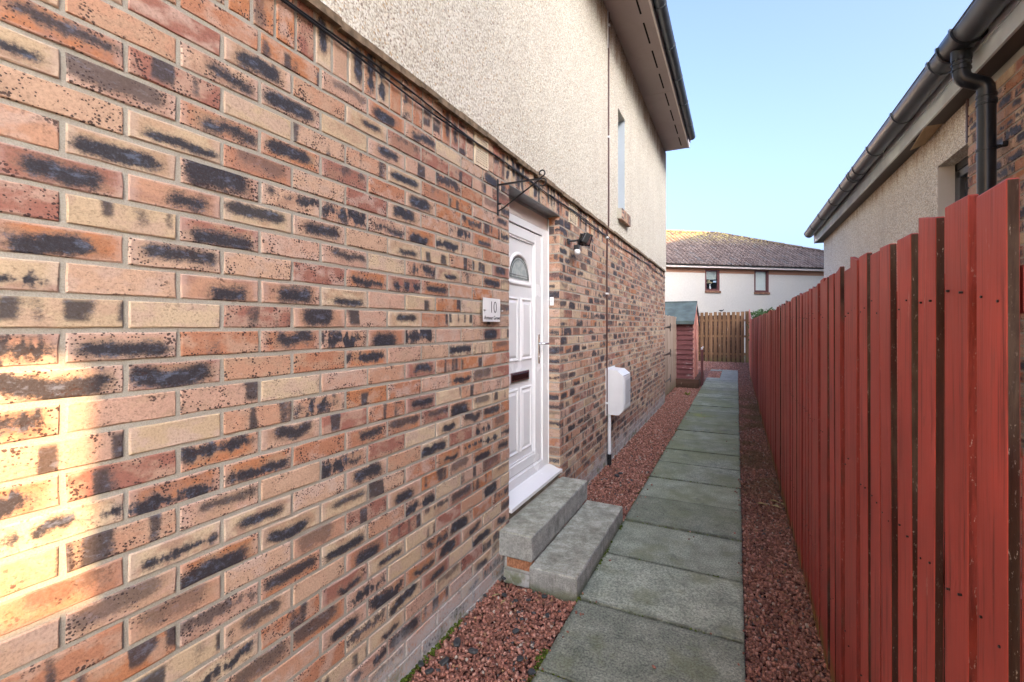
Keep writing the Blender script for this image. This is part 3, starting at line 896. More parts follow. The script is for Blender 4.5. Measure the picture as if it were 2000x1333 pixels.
def lay_bricks(parent, blist, n_single, name='brick', stuff_name='brick_courses'):
    """blist: (centre xyz, rotation tuple, length scale). The largest in view become parts, the rest one joined part."""
    def key(b):
        px, py, d = project(b[0])
        vis = -80 < px < 2080 and -80 < py < 1413 and d > 0.1
        n_ = b[3]
        if not vis: return 1e9 + abs(d)
        return d
    bl = sorted(blist, key=key)
    single, rest = bl[:n_single], bl[n_single:]
    for i, b in enumerate(single):
        me = BM_[rng.randrange(len(BM_))]
        rx, ry, rz = b[1]
        link_obj(name, me, parent, b[0], (rx + rng.uniform(-.006, .006), ry, rz + rng.uniform(-.006, .006)), (b[2], 1, 1))
    if rest:
        base = BM_[0]
        nv = len(base.vertices)
        vs = []; fs = []; lp = []; rn = []
        arrs = []
        for me in BM_:
            a = np.empty(nv * 3, np.float32); me.vertices.foreach_get('co', a); arrs.append(a.reshape(-1, 3))
        faces = [tuple(p.vertices) for p in base.polygons]
        for i, b in enumerate(rest):
            a = arrs[rng.randrange(len(arrs))].copy()
            a[:, 0] *= b[2]
            m3 = np.array(Matrix.Rotation(b[1][2], 3, 'Z') @ Matrix.Rotation(b[1][1], 3, 'Y') @ Matrix.Rotation(b[1][0], 3, 'X'))
            vs.append(a @ m3.T + np.array(b[0]) + np.array([rng.uniform(-.001, .001), 0, 0]))
            lp.append(a)
            fs += [tuple(q + i * nv for q in f) for f in faces]
            rn += [rng.random()] * nv
        me = bpy.data.meshes.new(stuff_name)
        me.from_pydata(np.concatenate(vs).tolist(), [], fs)
        at = me.attributes.new('rnd', 'FLOAT', 'POINT'); at.data.foreach_set('value', np.array(rn, np.float32))
        at = me.attributes.new('lpos', 'FLOAT_VECTOR', 'POINT'); at.data.foreach_set('vector', np.concatenate(lp).astype(np.float32).reshape(-1))
        me.materials.append(M['brickj'])
        o = link_obj(stuff_name, me, parent); tag(o, kind='stuff')
        return o

# where the low sun gets past the bungalow: everything follows from the sun's direction
RISE = math.tan(R(SUN_EL)) / math.cos(R(SUN_AZ))      # metres of height per metre across the alley
YN = 0.50 - (1.52 - XW) * math.tan(R(SUN_AZ))         # near corner of the bungalow
house = thing('brick_house', 'brown multi-tone brick house with cream roughcast upper storey and white front door', 'house', (0, 0, 0))

Z_BED = 1.52
DOOR0, DOOR1 = 2.597, 3.52
YEND = 9.6
Y0 = -3.2
Z_SOLD = 2.42
bl = []
for c in range(-21, 12):
    zc = Z_BED + 0.075 * c + 0.0375
    yj = 0.574 + (0.1125 if c % 2 else 0.0)
    k0 = int(math.floor((Y0 - yj) / 0.225))
    y = yj + k0 * 0.225
    while y < YEND:
        a, b = y + 0.005, y + 0.22
        y += 0.225
        segs = [(a, b)]
        if zc > 0.1:
            out = []
            for (p, q) in segs:
                if q <= DOOR0 or p >= DOOR1: out.append((p, q))
                else:
                    if p < DOOR0 - .02: out.append((p, DOOR0))
                    if q > DOOR1 + .02: out.append((DOOR1, q))
            segs = out
        for (p, q) in segs:
            q = min(q, YEND)
            if q - p < 0.03: continue
            bl.append(((XW + rng.uniform(-.0012, .0012), (p + q) / 2 , zc + rng.uniform(-.001, .001)), (0, 0, R(90)), (q - p) / 0.215, 0))
# reveal bricks on the far side of the doorway, facing the camera
for c in range(-16, 12):
    zc = Z_BED + 0.075 * c + 0.0375
    bl.append(((XW - 0.0555, DOOR1 - 0.0005, zc), (0, 0, 0), (0.100 if c % 2 else 0.104) / 0.215, 0))
lay_bricks(house, bl, 300)

# soldier course
i = 0
y = 0.062
n_s = 0
VENTS = [(2.172, 2.318), (3.737, 3.965)]
while y < YEND - 0.07:
    yc = y + 0.0375
    hit = any(v0 - 0.012 < yc < v1 + 0.012 for v0, v1 in VENTS)
    if not hit:
        link_obj('soldier_brick', BM_[rng.randrange(14)], house, (XW + rng.uniform(-.0015, .0015), yc, Z_SOLD + 0.1125), (0, R(90) if rng.random() < .5 else R(-90), R(90)))
        n_s += 1
    y += 0.075

# mortar / wall body
mo = MB()
XM = XW - 0.0038
mo.box(-1.60, XM, Y0, DOOR0 - .002, -0.3, Z_SOLD + .002)
mo.box(-1.60, XM, DOOR1 + 0.0045, YEND - .003, -0.3, Z_SOLD + .002)
mo.box(-1.60, XM, DOOR0 - .002, DOOR1 + .0045, -0.3, 0.30)
mo.box(-1.60, XM, Y0, YEND - .003, Z_SOLD + .002, 2.75)
# side return and rear body so the house is closed
mo.box(-8.5, -1.60, YEND - 0.30, YEND - .003, -0.3, 2.75)
mo.box(-8.5, -1.60, Y0, Y0 + .3, -0.3, 2.75)
mo.box(-8.8, -8.5, Y0, YEND - .003, -0.3, 4.95)
mo.build('mortar', M['mortar'], house)

# lintel
lt = MB()
lt.box(-1.42, XW - .004, DOOR0 - .15, DOOR1 + .15, Z_SOLD + .001, Z_SOLD + .010)
lt.build('lintel', M['steel'], house)

# roughcast upper wall with the slit window opening
XR = XW + 0.02
WY0, WY1, WZ0, WZ1 = 5.46, 5.85, 2.93, 4.118
rw = MB()
zt = 4.97
zb = 2.602
rw.box(-1.62, XR, Y0, WY0, zb, zt)
rw.box(-1.62, XR, WY1, YEND, zb, zt)
rw.box(-1.62, XR, WY0, WY1, zb, WZ0)
rw.box(-1.62, XR, WY0, WY1, WZ1, zt)
rw.box(-8.5, -1.62, YEND - .3, YEND, zb, zt)
rw.build('render_wall', M['render'], house)
# ragged lower edge of the roughcast, its underside shade put into the brown
db = MB(); 
k = 0; y = Y0
while y < YEND - .2:
    L_ = rng.uniform(.08, .25)
    y2 = min(y + L_, YEND - .001)
    db.box(XR - .018, XR + .003 + rng.uniform(-.003, .004), y, y2, zb - rng.uniform(.004, .016), zb + .012 + rng.uniform(0, .01))
    y = y2
dbm = flat_mat('shaded_edge_mat', (0.20, 0.15, 0.10), 0.9, 0.2, var=0.4, nscale=25)
db.build('shaded_edge', dbm, house)

# slit window
win = MB()
win.box(-1.40, -1.375, WY0, WY1, WZ0, WZ0 + .05); win.box(-1.40, -1.375, WY0, WY1, WZ1 - .05, WZ1)
win.box(-1.40, -1.375, WY0, WY0 + .045, WZ0 + .05, WZ1 - .05); win.box(-1.40, -1.375, WY1 - .045, WY1, WZ0 + .05, WZ1 - .05)
wf = win.build('window', M['upvc'], house)
g_ = MB(); g_.box(-1.392, -1.386, WY0 + .045, WY1 - .045, WZ0 + .05, WZ1 - .05); g_.build('pane', M['glass'], wf)
rv = MB(); rv.box(-1.375, XR - .006, WY1 - .006, WY1 + .004, WZ0 + .002, WZ1 - .002)
rv.build('reveal', M['reveal_blue'], wf)
for i in range(5):
    yy = WY0 - .02 + i * .098 + .049
    o = link_obj('sill_brick', BM_[i + 3], house, (XR + .055, yy, WZ0 - .075), (R(0), R(90), R(90)), (.62, 1, 1.35))
sb = MB(); sb.box(XR - .02, XR + .047, WY0 - .03, WY1 + .09, WZ0 - .13, WZ0 - .012); sb.build('sill_bed', M['mortar'], house)

# soffit, fascia, gutter
so = MB()
so.box(-1.62, -0.835, Y0, 7.05, 4.955, 4.967); so.box(-1.62, -0.835, 7.054, 9.45, 4.953, 4.966)
so.build('soffit', M['soffit'], house)
yy = 5.33 - .585 * 14
while yy < 9.2:
    v_ = MB(); v_.box(-0.955, -0.937, yy, yy + .42, 4.9505, 4.954); v_.build('soffit_vent', M['slot'], house)
    yy += .585
fa = MB(); fa.box(-0.835, -0.815, Y0, 9.45, 4.945, 5.13); fa.box(-1.70, -0.835, 9.43, 9.45, 4.968, 5.13)
fa.build('fascia', M['fascia_pale'], house)
def gutter_run(cx, rz, r, y0, y1, th=0.004, ry=None):
    ry = ry or r
    outer = arc(cx, rz, r, 180, 360, 14, ry)
    inner = arc(cx, rz, r - th, 360, 180, 14, ry - th)
    mb = MB(); mb.prism(outer + inner, 'y', y0, y1, smooth=True)
    # rolled lips
    mb.tube([(cx - r + .002, y0, rz), (cx - r + .002, y1, rz)], .006, 8); mb.tube([(cx + r - .002, y0, rz), (cx + r - .002, y1, rz)], .006, 8)
    return mb
gm = gutter_run(-0.752, 5.045, .062, Y0, 9.15)
gl = gm.build('gutter', M['gutter'], house)
def bracket(parent, cx, rz, r, y, wdt=.03, mat='gutter', ry=None, name='gutter_bracket'):
    ry = ry or r
    o_ = arc(cx, rz, r + .009, 176, 364, 12, ry + .009); i_ = arc(cx, rz, r + .001, 364, 176, 12, ry + .001)
    mb = MB(); mb.prism(o_ + i_, 'y', y - wdt / 2, y + wdt / 2, smooth=False)
    return mb.build(name, M[mat], parent)
yy = 5.22 - .82 * 6
while yy < 9.1:
    bracket(gl, -0.752, 5.045, .062, yy); yy += .82
ec = MB(); ec.prism(arc(-0.752, 5.045, .066, 180, 360, 14), 'y', 9.15, 9.158); ec.build('end_cap', M['black'], gl)
# roof plane
rf = MB()
def roof_poly(mb, x0, z0, x1, z1, y0, y1, th=.06):
    mb.prism([(x0, z0), (x1, z1), (x1, z1 + th), (x0, z0 + th)], 'y', y0, y1)
roof_poly(rf, -0.80, 5.06, -5.0, 7.7, Y0 - .2, 9.5); roof_poly(rf, -5.0, 7.7, -9.2, 5.06, Y0 - .2, 9.5)
rf.build('roof', M['tile'], house)
gb = MB(); gb.prism([(-8.5, 4.97), (-1.62, 4.97), (-1.62, 5.3), (-5.0, 7.6), (-8.5, 5.3)], 'y', YEND - .3, YEND - .2); gb.build('gable', M['render'], house)

# air vents
def air_vent(y0, y1, z0, z1, rows, cols, label):
    mb = MB()
    x0 = XW - .012; x1 = XW + .004
    # frame and lattice as real bars
    fw = .012
    mb.box(x0, x1, y0, y1, z0, z0 + fw); mb.box(x0, x1, y0, y1, z1 - fw, z1)
    mb.box(x0, x1, y0, y0 + fw, z0 + fw, z1 - fw); mb.box(x0, x1, y1 - fw, y1, z0 + fw, z1 - fw)
    for i in range(1, rows):
        z = z0 + fw + (z1 - z0 - 2 * fw) * i / rows
        mb.box(x0 + .001, x1 - .001, y0 + fw, y1 - fw, z - .0035, z + .0035)
    for i in range(1, cols):
        y = y0 + fw + (y1 - y0 - 2 * fw) * i / cols
        mb.box(x0 + .002, x1 - .002, y - .003, y + .003, z0 + fw, z1 - fw)
    v = mb.build('air_vent', M['cream'], house); v['label'] = label
    b = MB(); b.box(x0 - .002, x0 + .002, y0, y1, z0, z1); b.build('vent_back', M['slot'], v)
air_vent(2.172, 2.318, Z_SOLD - .004, Z_SOLD + .178, 12, 7, 'cream square-holed air vent')
air_vent(3.737, 3.965, Z_SOLD - .004, Z_SOLD + .178, 9, 3, 'cream louvred air vent')

# ------------------------------------------------------------------ door set
XF = -1.385
df = MB()
# outer frame
df.box(-1.45, XF, 2.602, 2.66, .41, 2.30, bev=.004); df.box(-1.45, XF, 3.40, 3.514, .41, 2.30, bev=.004)
df.box(-1.45, XF - .001, 2.66, 3.40, 2.245, 2.2995, bev=.004); df.box(-1.45, XF - .001, 2.66, 3.40, .405, .468, bev=.004)
df.box(-1.45, XF - .012, 3.385, 3.40, .46, 2.25); df.box(-1.45, XF - .012, 2.66, 3.40, .468, .478)
frame = df.build('door_frame', M['upvc'], house)
pk = MB(); pk.box(-1.45, XF - .004, 2.602, 3.508, 2.302, 2.40, bev=.002); pk.build('head_trim', M['packer'], frame)
sl = MB(); sl.box(-1.45, XF - .002, 2.602, 3.514, 2.40, Z_SOLD - .001); sl.build('lintel_soffit', M['steel'], house)
# sealant bead down the brick
sbm = MB(); sbm.tube([(XF + .001, 3.516, .41), (XF + .001, 3.516, 2.40)], .0055, 6); sbm.build('sealant', M['white_paint'], frame)
si = MB()
si.prism([(-1.44, .405), (-1.44, .37), (-1.292, .352), (-1.292 + .02, .350), (-1.272, .372), (-1.30, .379), (-1.38, .405)], 'y', 2.603, 3.528)
sill = si.build('door_sill', M['upvc'], frame)
cap_ = MB(); cap_.box(-1.276, -1.268, 3.521, 3.531, .345, .374, bev=.002); cap_.build('sill_end_cap', M['white_paint'], frame)

ds = MB()
XD = XF - .010
PY0, PY1, PZ0, PZ1 = 2.775, 3.268, .552, 2.165
ds.box(-1.45, XD, 2.668, PY0, .482, 2.240, bev=.005); ds.box(-1.45, XD, PY1, 3.380, .482, 2.240, bev=.005)
ds.box(-1.45, XD - .001, PY0, PY1, .482, PZ0, bev=.005); ds.box(-1.45, XD - .001, PY0, PY1, PZ1, 2.240, bev=.005)
# glazing bead step
for (a, b, c_, d) in ((PY0 - .001, PY0 + .014, PZ0, PZ1), (PY1 - .014, PY1 + .001, PZ0, PZ1), (PY0, PY1, PZ0 - .001, PZ0 + .014), (PY0, PY1, PZ1 - .014, PZ1 + .001)):
    ds.box(-1.44, XD - .008, a, b, c_, d)
door = ds.build('door', M['upvc'], house)
XP = XD - .017
pn = MB()
pn.box(-1.45, XP, PY0 + .002, PY1 - .002, PZ0 + .002, PZ1 - .002)
PC = (PY0 + PY1) / 2 - .01
def ring_rect(mb, y0, y1, z0, z1, wd, h):
    """moulded rectangular rim"""
    prof = [(0, 0), (wd * .35, h), (wd * .65, h), (wd, 0)]
    for k in range(len(prof) - 1):
        (a, ha), (b, hb) = prof[k], prof[k + 1]
        A_ = [(y0 + a, z0 + a), (y1 - a, z0 + a), (y1 - a, z1 - a), (y0 + a, z1 - a)]
        B_ = [(y0 + b, z0 + b), (y1 - b, z0 + b), (y1 - b, z1 - b), (y0 + b, z1 - b)]
        v = [(XP + ha, p[0], p[1]) for p in A_] + [(XP + hb, p[0], p[1]) for p in B_]
        mb.add(v, [(i, (i + 1) % 4, 4 + (i + 1) % 4, 4 + i) for i in range(4)])
def raised(mb, y0, y1, z0, z1):
    ring_rect(mb, y0, y1, z0, z1, .022, .008)
    i = .030
    mb.prism([(y0 + i, z0 + i), (y1 - i, z0 + i), (y1 - i, z1 - i), (y0 + i, z1 - i)], 'x', XP - .001, XP + .001)
    j = .045
    v = [(XP + .001, y0 + i, z0 + i), (XP + .001, y1 - i, z0 + i), (XP + .001, y1 - i, z1 - i), (XP + .001, y0 + i, z1 - i),
         (XP + .007, y0 + j, z0 + j), (XP + .007, y1 - j, z0 + j), (XP + .007, y1 - j, z1 - j), (XP + .007, y0 + j, z1 - j)]
    mb.add(v, [(0, 1, 5, 4), (1, 2, 6, 5), (2, 3, 7, 6), (3, 0, 4, 7), (4, 5, 6, 7)])
for (z0, z1) in ((1.275, 1.735), (.615, 1.085)):
    raised(pn, PC - .215, PC - .02, z0, z1); raised(pn, PC + .02, PC + .215, z0, z1)
# moulded fan around the glass
def fan(mb, r0, r1, h, zc=1.865):
    n_ = 24
    prof = [(r0, 0), (r0 + (r1 - r0) * .35, h), (r0 + (r1 - r0) * .65, h), (r1, 0)]
    rows = []
    for (rr, hh) in prof:
        base_drop = (rr - r0) 
        row = [(XP + hh, PC + rr * math.cos(R(180 * i / n_)), zc + rr * .97 * math.sin(R(180 * i / n_))) for i in range(n_ + 1)]
        row += [(XP + hh, PC - rr, zc - .012 - base_drop), (XP + hh, PC + rr, zc - .012 - base_drop)]
        rows.append(row)
    L_ = len(rows[0])
    for k in range(3):
        mb.add(rows[k] + rows[k + 1], [(i, (i + 1) % L_, L_ + (i + 1) % L_, L_ + i) for i in range(L_)])
fan(pn, .168, .205, .010)
pn.build('door_panel', M['upvc'], door)
fg = MB()
fg.prism([(PC + .165 * math.cos(R(180 * i / 24)), 1.865 + .16 * math.sin(R(180 * i / 24))) for i in range(25)], 'x', XP, XP + .003)
fgl = fg.build('fanlight', M['obscure'], door)
ld = MB()
for rr in (.158, .140):
    ld.tube([(XP + .004, PC + rr * math.cos(R(a)), 1.865 + .008 + rr * .95 * math.sin(R(a))) for a in range(0, 181, 10)], .0015, 6)
for zz in (1.876, 1.893):
    ld.tube([(XP + .004, PC - .155, zz), (XP + .004, PC + .155, zz)], .0015, 6)
ld.build('leading', M['iron'], door)
gk = MB(); gk.tube([(XP + .001, PC + .166 * math.cos(R(a)), 1.865 + .161 * math.sin(R(a))) for a in range(0, 181, 8)], .003, 6); gk.build('fanlight_seal', M['black'], door)
lb = MB()
lb.box(XP, XP + .014, PC - .155, PC + .155, 1.130, 1.205, bev=.006)
lbo = lb.build('letterbox', M['chrome'], door)
fl = MB(); fl.box(XP + .012, XP + .019, PC - .135, PC + .135, 1.145, 1.190, bev=.004); fl.build('letterbox_flap', M['letterbox'], door)
hd = MB()
hd.box(XD, XD + .010, 3.312, 3.342, 1.235, 1.465, bev=.004)
hd.tube([(XD + .008, 3.327, 1.392), (XD + .05, 3.327, 1.392), (XD + .058, 3.335, 1.392), (XD + .058, 3.395, 1.390)], .009, 10)
hd.tube([(XD + .009, 3.327, 1.29), (XD + .016, 3.327, 1.29)], .009, 12)
hd.build('handle', M['chrome'], door)
se = MB()
for (a, b, c_, d) in ((2.660, 2.6685, .47, 2.245), (3.3795, 3.386, .47, 2.245), (2.66, 3.386, .474, .4825), (2.66, 3.386, 2.2395, 2.2455)): se.box(-1.44, XD - .006, a, b, c_, d)
se.build('door_seal', M['black'], door)
sg_ = MB()
for (a, b, c_, d) in ((PY0 + .013, PY0 + .0165, PZ0, PZ1), (PY1 - .0165, PY1 - .013, PZ0, PZ1), (PY0, PY1, PZ0 + .013, PZ0 + .0165), (PY0, PY1, PZ1 - .0165, PZ1 - .013)): sg_.box(-1.44, XP + .0012, a, b, c_, d)
sg_.build('panel_seal', M['grey_plastic'], door)

# ------------------------------------------------------------------ doorstep
def step(name, label, x0, x1, y0, y1, z0, z1, seed):
    r = random.Random(seed)
    bm = bmesh.new(); bmesh.ops.create_cube(bm, size=1.0)
    for v in bm.verts:
        v.co = Vector(((x0 + x1) / 2 + v.co.x * (x1 - x0), (y0 + y1) / 2 + v.co.y * (y1 - y0), (z0 + z1) / 2 + v.co.z * (z1 - z0)))
    bmesh.ops.subdivide_edges(bm, edges=[e for e in bm.edges if abs(e.verts[0].co.y - e.verts[1].co.y) > .5], cuts=9)
    bmesh.ops.bevel(bm, geom=[e for e in bm.edges if e.calc_face_angle(0) > .5], offset=.012, segments=3, affect='EDGES', profile=.55)
    for v in bm.verts:
        v.co += Vector((r.uniform(-.0012, .0012), 0, r.uniform(-.0015, .0015)))
    me = bpy.data.meshes.new(name); bm.to_mesh(me); bm.free(); me.materials.append(M['concrete'])
    o = link_obj(name, me); tag(o, label, 'step')
    return o
step('upper_doorstep', 'upper concrete step directly below the white door sill', -1.33, -1.072, 2.462, 3.575, .146, .297, 1)
step('lower_doorstep', 'lower concrete step on the gravel beside the path slabs', -1.086, -.795, 2.450, 3.60, -.06, .130, 2)
sp = thing('step_support', 'short brick pier tucked under the end of the upper step', 'brickwork')
bm_ = BM_[4].copy(); bm_.materials.clear(); bm_.materials.append(flat_mat('orange_brick_mat', (.42, .20, .11), .9, .2, var=.35, nscale=60, bump=.8, bscale=150, dirt=.6, dirtcol=(.06, .03, .02)))
o = link_obj('brick', bm_, sp, (-1.17, 2.492, .108), (0, 0, 0), (.76, 1, 1.0))
mb = MB(); mb.box(-1.27, -1.09, 2.50, 3.5, -.05, .1455); mb.box(-1.265, -1.09, 2.478, 2.5, -.05, .062, bev=.004); mb.build('mortar', M['mortar'], sp)
# threshold fill between step and sill
tf = MB(); tf.box(-1.40, XW - .012, DOOR0 + .002, DOOR1 - .004, .20, .345); tf.build('threshold_fill', flat_mat('dark_mortar_mat', (.16, .14, .11), .9, .2, var=.3, nscale=12, bump=.5), house)

# ------------------------------------------------------------------ fittings on the house wall
# door number sign
sg = thing('house_sign', 'square frosted house number sign reading 10 beside the white door', 'sign', (XW, 2.34, 1.62))
mb = MB(); mb.box(.020, .024, -.116, .085, -.066, .068, bev=.001); mb.build('frosted_plate', M['frost'], sg)
mb = MB(); mb.box(.012, .016, -.105, .114, -.066, .068, bev=.001); mb.build('clear_plate', M['clear'], sg)
for s_ in (-1, 1):
    mb = MB(); mb.tube([(-.002, s_ * .112, -.002), (.030, s_ * .112, -.002)], .004, 10); mb.box(.0245, .028, s_ * .108 - .009, s_ * .108 + .009, -.005, .001, bev=.001)
    mb.build('fixing_clip', M['chrome'], sg)
def text_mesh(txt, size, name, parent, loc, mat, rot=(R(90), 0, R(90)), sx=1.0, ext=.0006, off=0.0):
    cu = bpy.data.curves.new(name, 'FONT'); cu.body = txt; cu.size = size; cu.extrude = ext; cu.align_x = 'CENTER'; cu.align_y = 'CENTER'; cu.offset = off
    cu.resolution_u = 4
    to = bpy.data.objects.new(name, cu); col.objects.link(to)
    bpy.context.view_layer.update()
    me = bpy.data.meshes.new_from_object(to)
    bpy.data.objects.remove(to)
    me.materials.clear(); me.materials.append(mat)
    return link_obj(name, me, parent, loc, rot, (sx, 1, 1))
text_mesh('10', .098, 'numerals', sg, (.0246, .000, .014), M['text'], sx=.9, off=-.002)
text_mesh('Armour Grove', .031, 'lettering', sg, (.0246, -.012, -.044), M['text'], sx=1.0, off=0.0)

# bell push on the reveal
bp = thing('doorbell', 'small white doorbell push on the brick beside the door frame', 'doorbell', (-1.352, DOOR1 - .002, 1.73))
mb = MB(); mb.box(-.016, .016, -.016, 0, -.034, .034, bev=.004); mb.build('housing', M['white_paint'], bp)
mb = MB(); mb.box(-.008, .008, -.019, -.016, -.009, .009, bev=.001); mb.build('push_button', M['grey_plastic'], bp)

# hanging basket bracket
hb = thing('hanging_bracket', 'black wrought iron hanging basket bracket without a basket, beside the door lintel', 'bracket', (XW, 2.437, 2.19))
mb = MB(); mb.box(.000, .005, -.009, .009, 0.0, .215, bev=.001); mb.build('back_plate', M['iron'], hb)
mb = MB(); mb.box(.004, .285, -.004, .004, .176, .186); mb.build('arm', M['iron'], hb)
mb = MB()
lp_ = [(.012 + .020 * math.cos(R(a)), 0, .048 + .020 * math.sin(R(a))) for a in range(60, 271, 15)]
mb.tube(lp_ + [(.04, 0, .040), (.10, 0, .078), (.20, 0, .135), (.272, 0, .178), (.286, 0, .192)], .0048, 8)
mb.build('brace', M['iron'], hb)
mb = MB()
mb.tube([(.286 - .0 + .020 * math.cos(R(a)) * (1 - i * .02), 0, .212 + .020 * math.sin(R(a)) * (1 - i * .02)) for i, a in enumerate(range(-90, 241, 20))], .0042, 8)
mb.tube([(.290 + .022 * math.cos(R(a)), 0, .160 + .022 * math.sin(R(a))) for a in range(100, -151, -20)], .0042, 8)
mb.build('scroll', M['iron'], hb)

# floodlight with sensor
fl_ = thing('floodlight', 'black floodlight with white motion sensor on the brick beside the door', 'floodlight', (XW, 3.72, 2.245))
mb = MB(); mb.box(0, .012, -.03, .03, -.02, .02, bev=.002); mb.tube([(.01, 0, 0), (.07, 0.01, .005), (.085, .03, .01)], .009, 8)
mb.build('wall_bracket', M['iron'], fl_)
Mh = Matrix.Translation((.135, .045, .012)) @ Matrix.Rotation(R(35), 4, 'Z') @ Matrix.Rotation(R(28), 4, 'Y')
mb = MB(); mb.box(-.030, .018, -.062, .062, -.045, .045, bev=.006, mat=Mh)
for i in range(6): mb.box(-.042, -.030, -.05 + i * .02 - .003, -.05 + i * .02 + .003, -.035, .035, mat=Mh)
for i in range(0): pass
mb.build('lamp_housing', M['black'], fl_)
Ml = Matrix.Translation((.135, .045, .012)) @ Matrix.Rotation(R(-38), 4, 'Z') @ Matrix.Rotation(R(28), 4, 'Y')
mb = MB(); mb.box(-.012, .012, -.058, .058, -.050, .050, bev=.004, mat=Ml); 
mb.build('lamp_rim', M['black'], fl_)
mb = MB(); mb.box(.0125, .0145, -.045, .045, -.037, .037, mat=Ml); mb.build('lamp_glass', M['lens'], fl_)
mb = MB(); mb.box(.055, .10, -.022, .022, -.075, -.035, bev=.006); mb.build('sensor_arm', M['black'], fl_)
bm = bmesh.new(); bmesh.ops.create_uvsphere(bm, u_segments=18, v_segments=10, radius=.026)
for v in bm.verts: v.co = Vector((v.co.x + .082, v.co.y - .002, v.co.z * 1.1 - .092))
me = bpy.data.meshes.new('sensor_head'); bm.to_mesh(me); bm.free(); me.materials.append(M['white_paint'])
for p in me.polygons: p.use_smooth = True
link_obj('sensor_head', me, fl_)

# horizontal black cables on the soldier course
cb = MB()
for k in range(2):
    pts = []
    yy = -1.0
    while yy < YEND:
        sag = .012 * math.sin(yy * 1.9 + k) + .006 * math.sin(yy * 5.1 + 2 * k)
        z = 2.555 - .004 * yy + sag - k * .011
        if yy > 2.5: z -= .02 * min(1, (yy - 2.5) / 1.0)
        pts.append((XW + .007 + k * .003, yy, z)); yy += .12
    pts.append((XW + .007, YEND, pts[-1][2]))
    o = cb.tube(pts, .0042, 6)
o = cb.build('black_cable', M['black']); tag(o, 'pair of thin black cables sagging along the upright brick course', 'cable')
clips = MB()

# vertical brown conduit with clips
vc = thing('brown_conduit', 'thin brown conduit running up the wall with white clips', 'conduit', (0, 0, 0))
pts = [(XR + .009, 4.985, 4.95), (XR + .009, 4.98, 4.4), (XR + .008, 4.982, 3.6), (XR + .010, 4.978, 2.9), (XR + .008, 4.98, 2.64), (XW + .014, 4.98, 2.55), (XW + .010, 4.978, 2.2), (XW + .010, 4.982, 1.6), (XW + .010, 4.98, .56)]
mb = MB(); mb.tube(pts, .0095, 8); mb.build('conduit_pipe', M['brown_cable'], vc)
for (py, nm) in ((53, 1), (270, 1), (465, 0), (574, 0), (787, 0)):
    z = CZ + (637 - py) * 5.05 / 900
    xx = XR if z > 2.6 else XW
    mb = MB(); mb.box(xx - .002, xx + .024, 4.958, 5.0, z - .009, z + .009, bev=.003); mb.build('clip', M['white_paint'], vc)
mb = MB(); mb.tube([(XR + .007, 4.955, 4.95), (XR + .007, 4.955, 4.55)], .005, 6); mb.build('white_cable', M['white_paint'], vc)

# meter box
mbx = thing('meter_box', 'white plastic meter box with chamfered front on the brick wall', 'meter box', (XW, 4.99, .56))
mb = MB()
mb.prism([(-.01, 0), (.135, 0), (.185, .055), (.185, .43), (.120, .482), (-.01, .495)], 'y', 0.0, .36)
bx = mb.build('cabinet', M['white_paint'], mbx)
mb = MB(); mb.box(-.002, .006, -.022, .38, -.012, .508, bev=.002); mb.build('back_flange', M['white_paint'], mbx)
mb = MB(); mb.box(.185, .192, .022, .338, .066, .418, bev=.003); mb.build('door', M['white_paint'], mbx)
mb = MB(); mb.box(.192, .195, .06, .30, .11, .375, bev=.001)
mb.build('door_panel', M['grey_plastic'], mbx)
lk = MB(); lk.tube([(.195, .285, .24), (.199, .285, .24)], .012, 12); lk.build('lock', M['grey_plastic'], mbx)
sm = MB(); sm.box(.1853, .1862, .012, .348, .426, .430); sm.build('door_seam', M['black'], mbx)
cd = thing('meter_conduit', 'white plastic pipe with black foot below the meter box', 'pipe', (XW + .028, 5.015, 0))
mb = MB(); mb.tube([(0, 0, .12), (0, 0, .57)], .019, 14); mb.build('white_pipe', M['white_paint'], cd)
mb = MB(); mb.tube([(0, 0, -.05), (0, 0, .125)], .0235, 14); mb.build('black_foot', M['black'], cd)

# ------------------------------------------------------------------ red fence
XFN = 0.36
TH = .015
fence = thing('red_fence', 'long close-boarded fence painted dark red along the right of the path', 'fence')
bmeshes = []
for k in range(8):
    r = random.Random(50 + k)
    wv = .098 + r.uniform(-.003, .003)
    tilt = r.uniform(-.012, .012)
    n_ = 7
    bm = bmesh.new()
    cols_ = []
    H = 1.0
    # local: x along thickness (0 = face), y width, z up 0..1 (scaled)
    ys = [-wv / 2, wv / 2]
    vv = []
    for zz in [0, .25, .5, .75, 1.0]:
        bow = .0015 * math.sin(zz * 3 + k)
        for (xx, yy) in ((0, ys[0]), (0, ys[1]), (TH, ys[1]), (TH, ys[0])):
            tz = zz + (tilt * yy / wv + (-.004 if (yy < 0 and k % 3 == 0) else 0) if zz == 1.0 else 0)
            vv.append(bm.verts.new((xx + bow, yy + r.uniform(-.0008, .0008), tz)))
    for i in range(4):
        for j in range(4):
            a, b = i * 4 + j, i * 4 + (j + 1) % 4
            f = bm.faces.new([vv[a], vv[b], vv[b + 4], vv[a + 4]])
            f.material_index = 1 if j in (1, 3) else 0
    f = bm.faces.new(vv[16:20]); f.material_index = 1
    f = bm.faces.new(vv[0:4][::-1]); f.material_index = 1
    bmesh.ops.recalc_face_normals(bm, faces=bm.faces)
    bmesh.ops.bevel(bm, geom=[e for e in bm.edges if e.calc_face_angle(0) > .8], offset=.0012, segments=1, affect='EDGES')
    me = bpy.data.meshes.new('board'); bm.to_mesh(me); bm.free()
    me.materials.append(M['red']); me.materials.append(M['red_edge'])
    bmeshes.append(me)
y = .934
k = 0
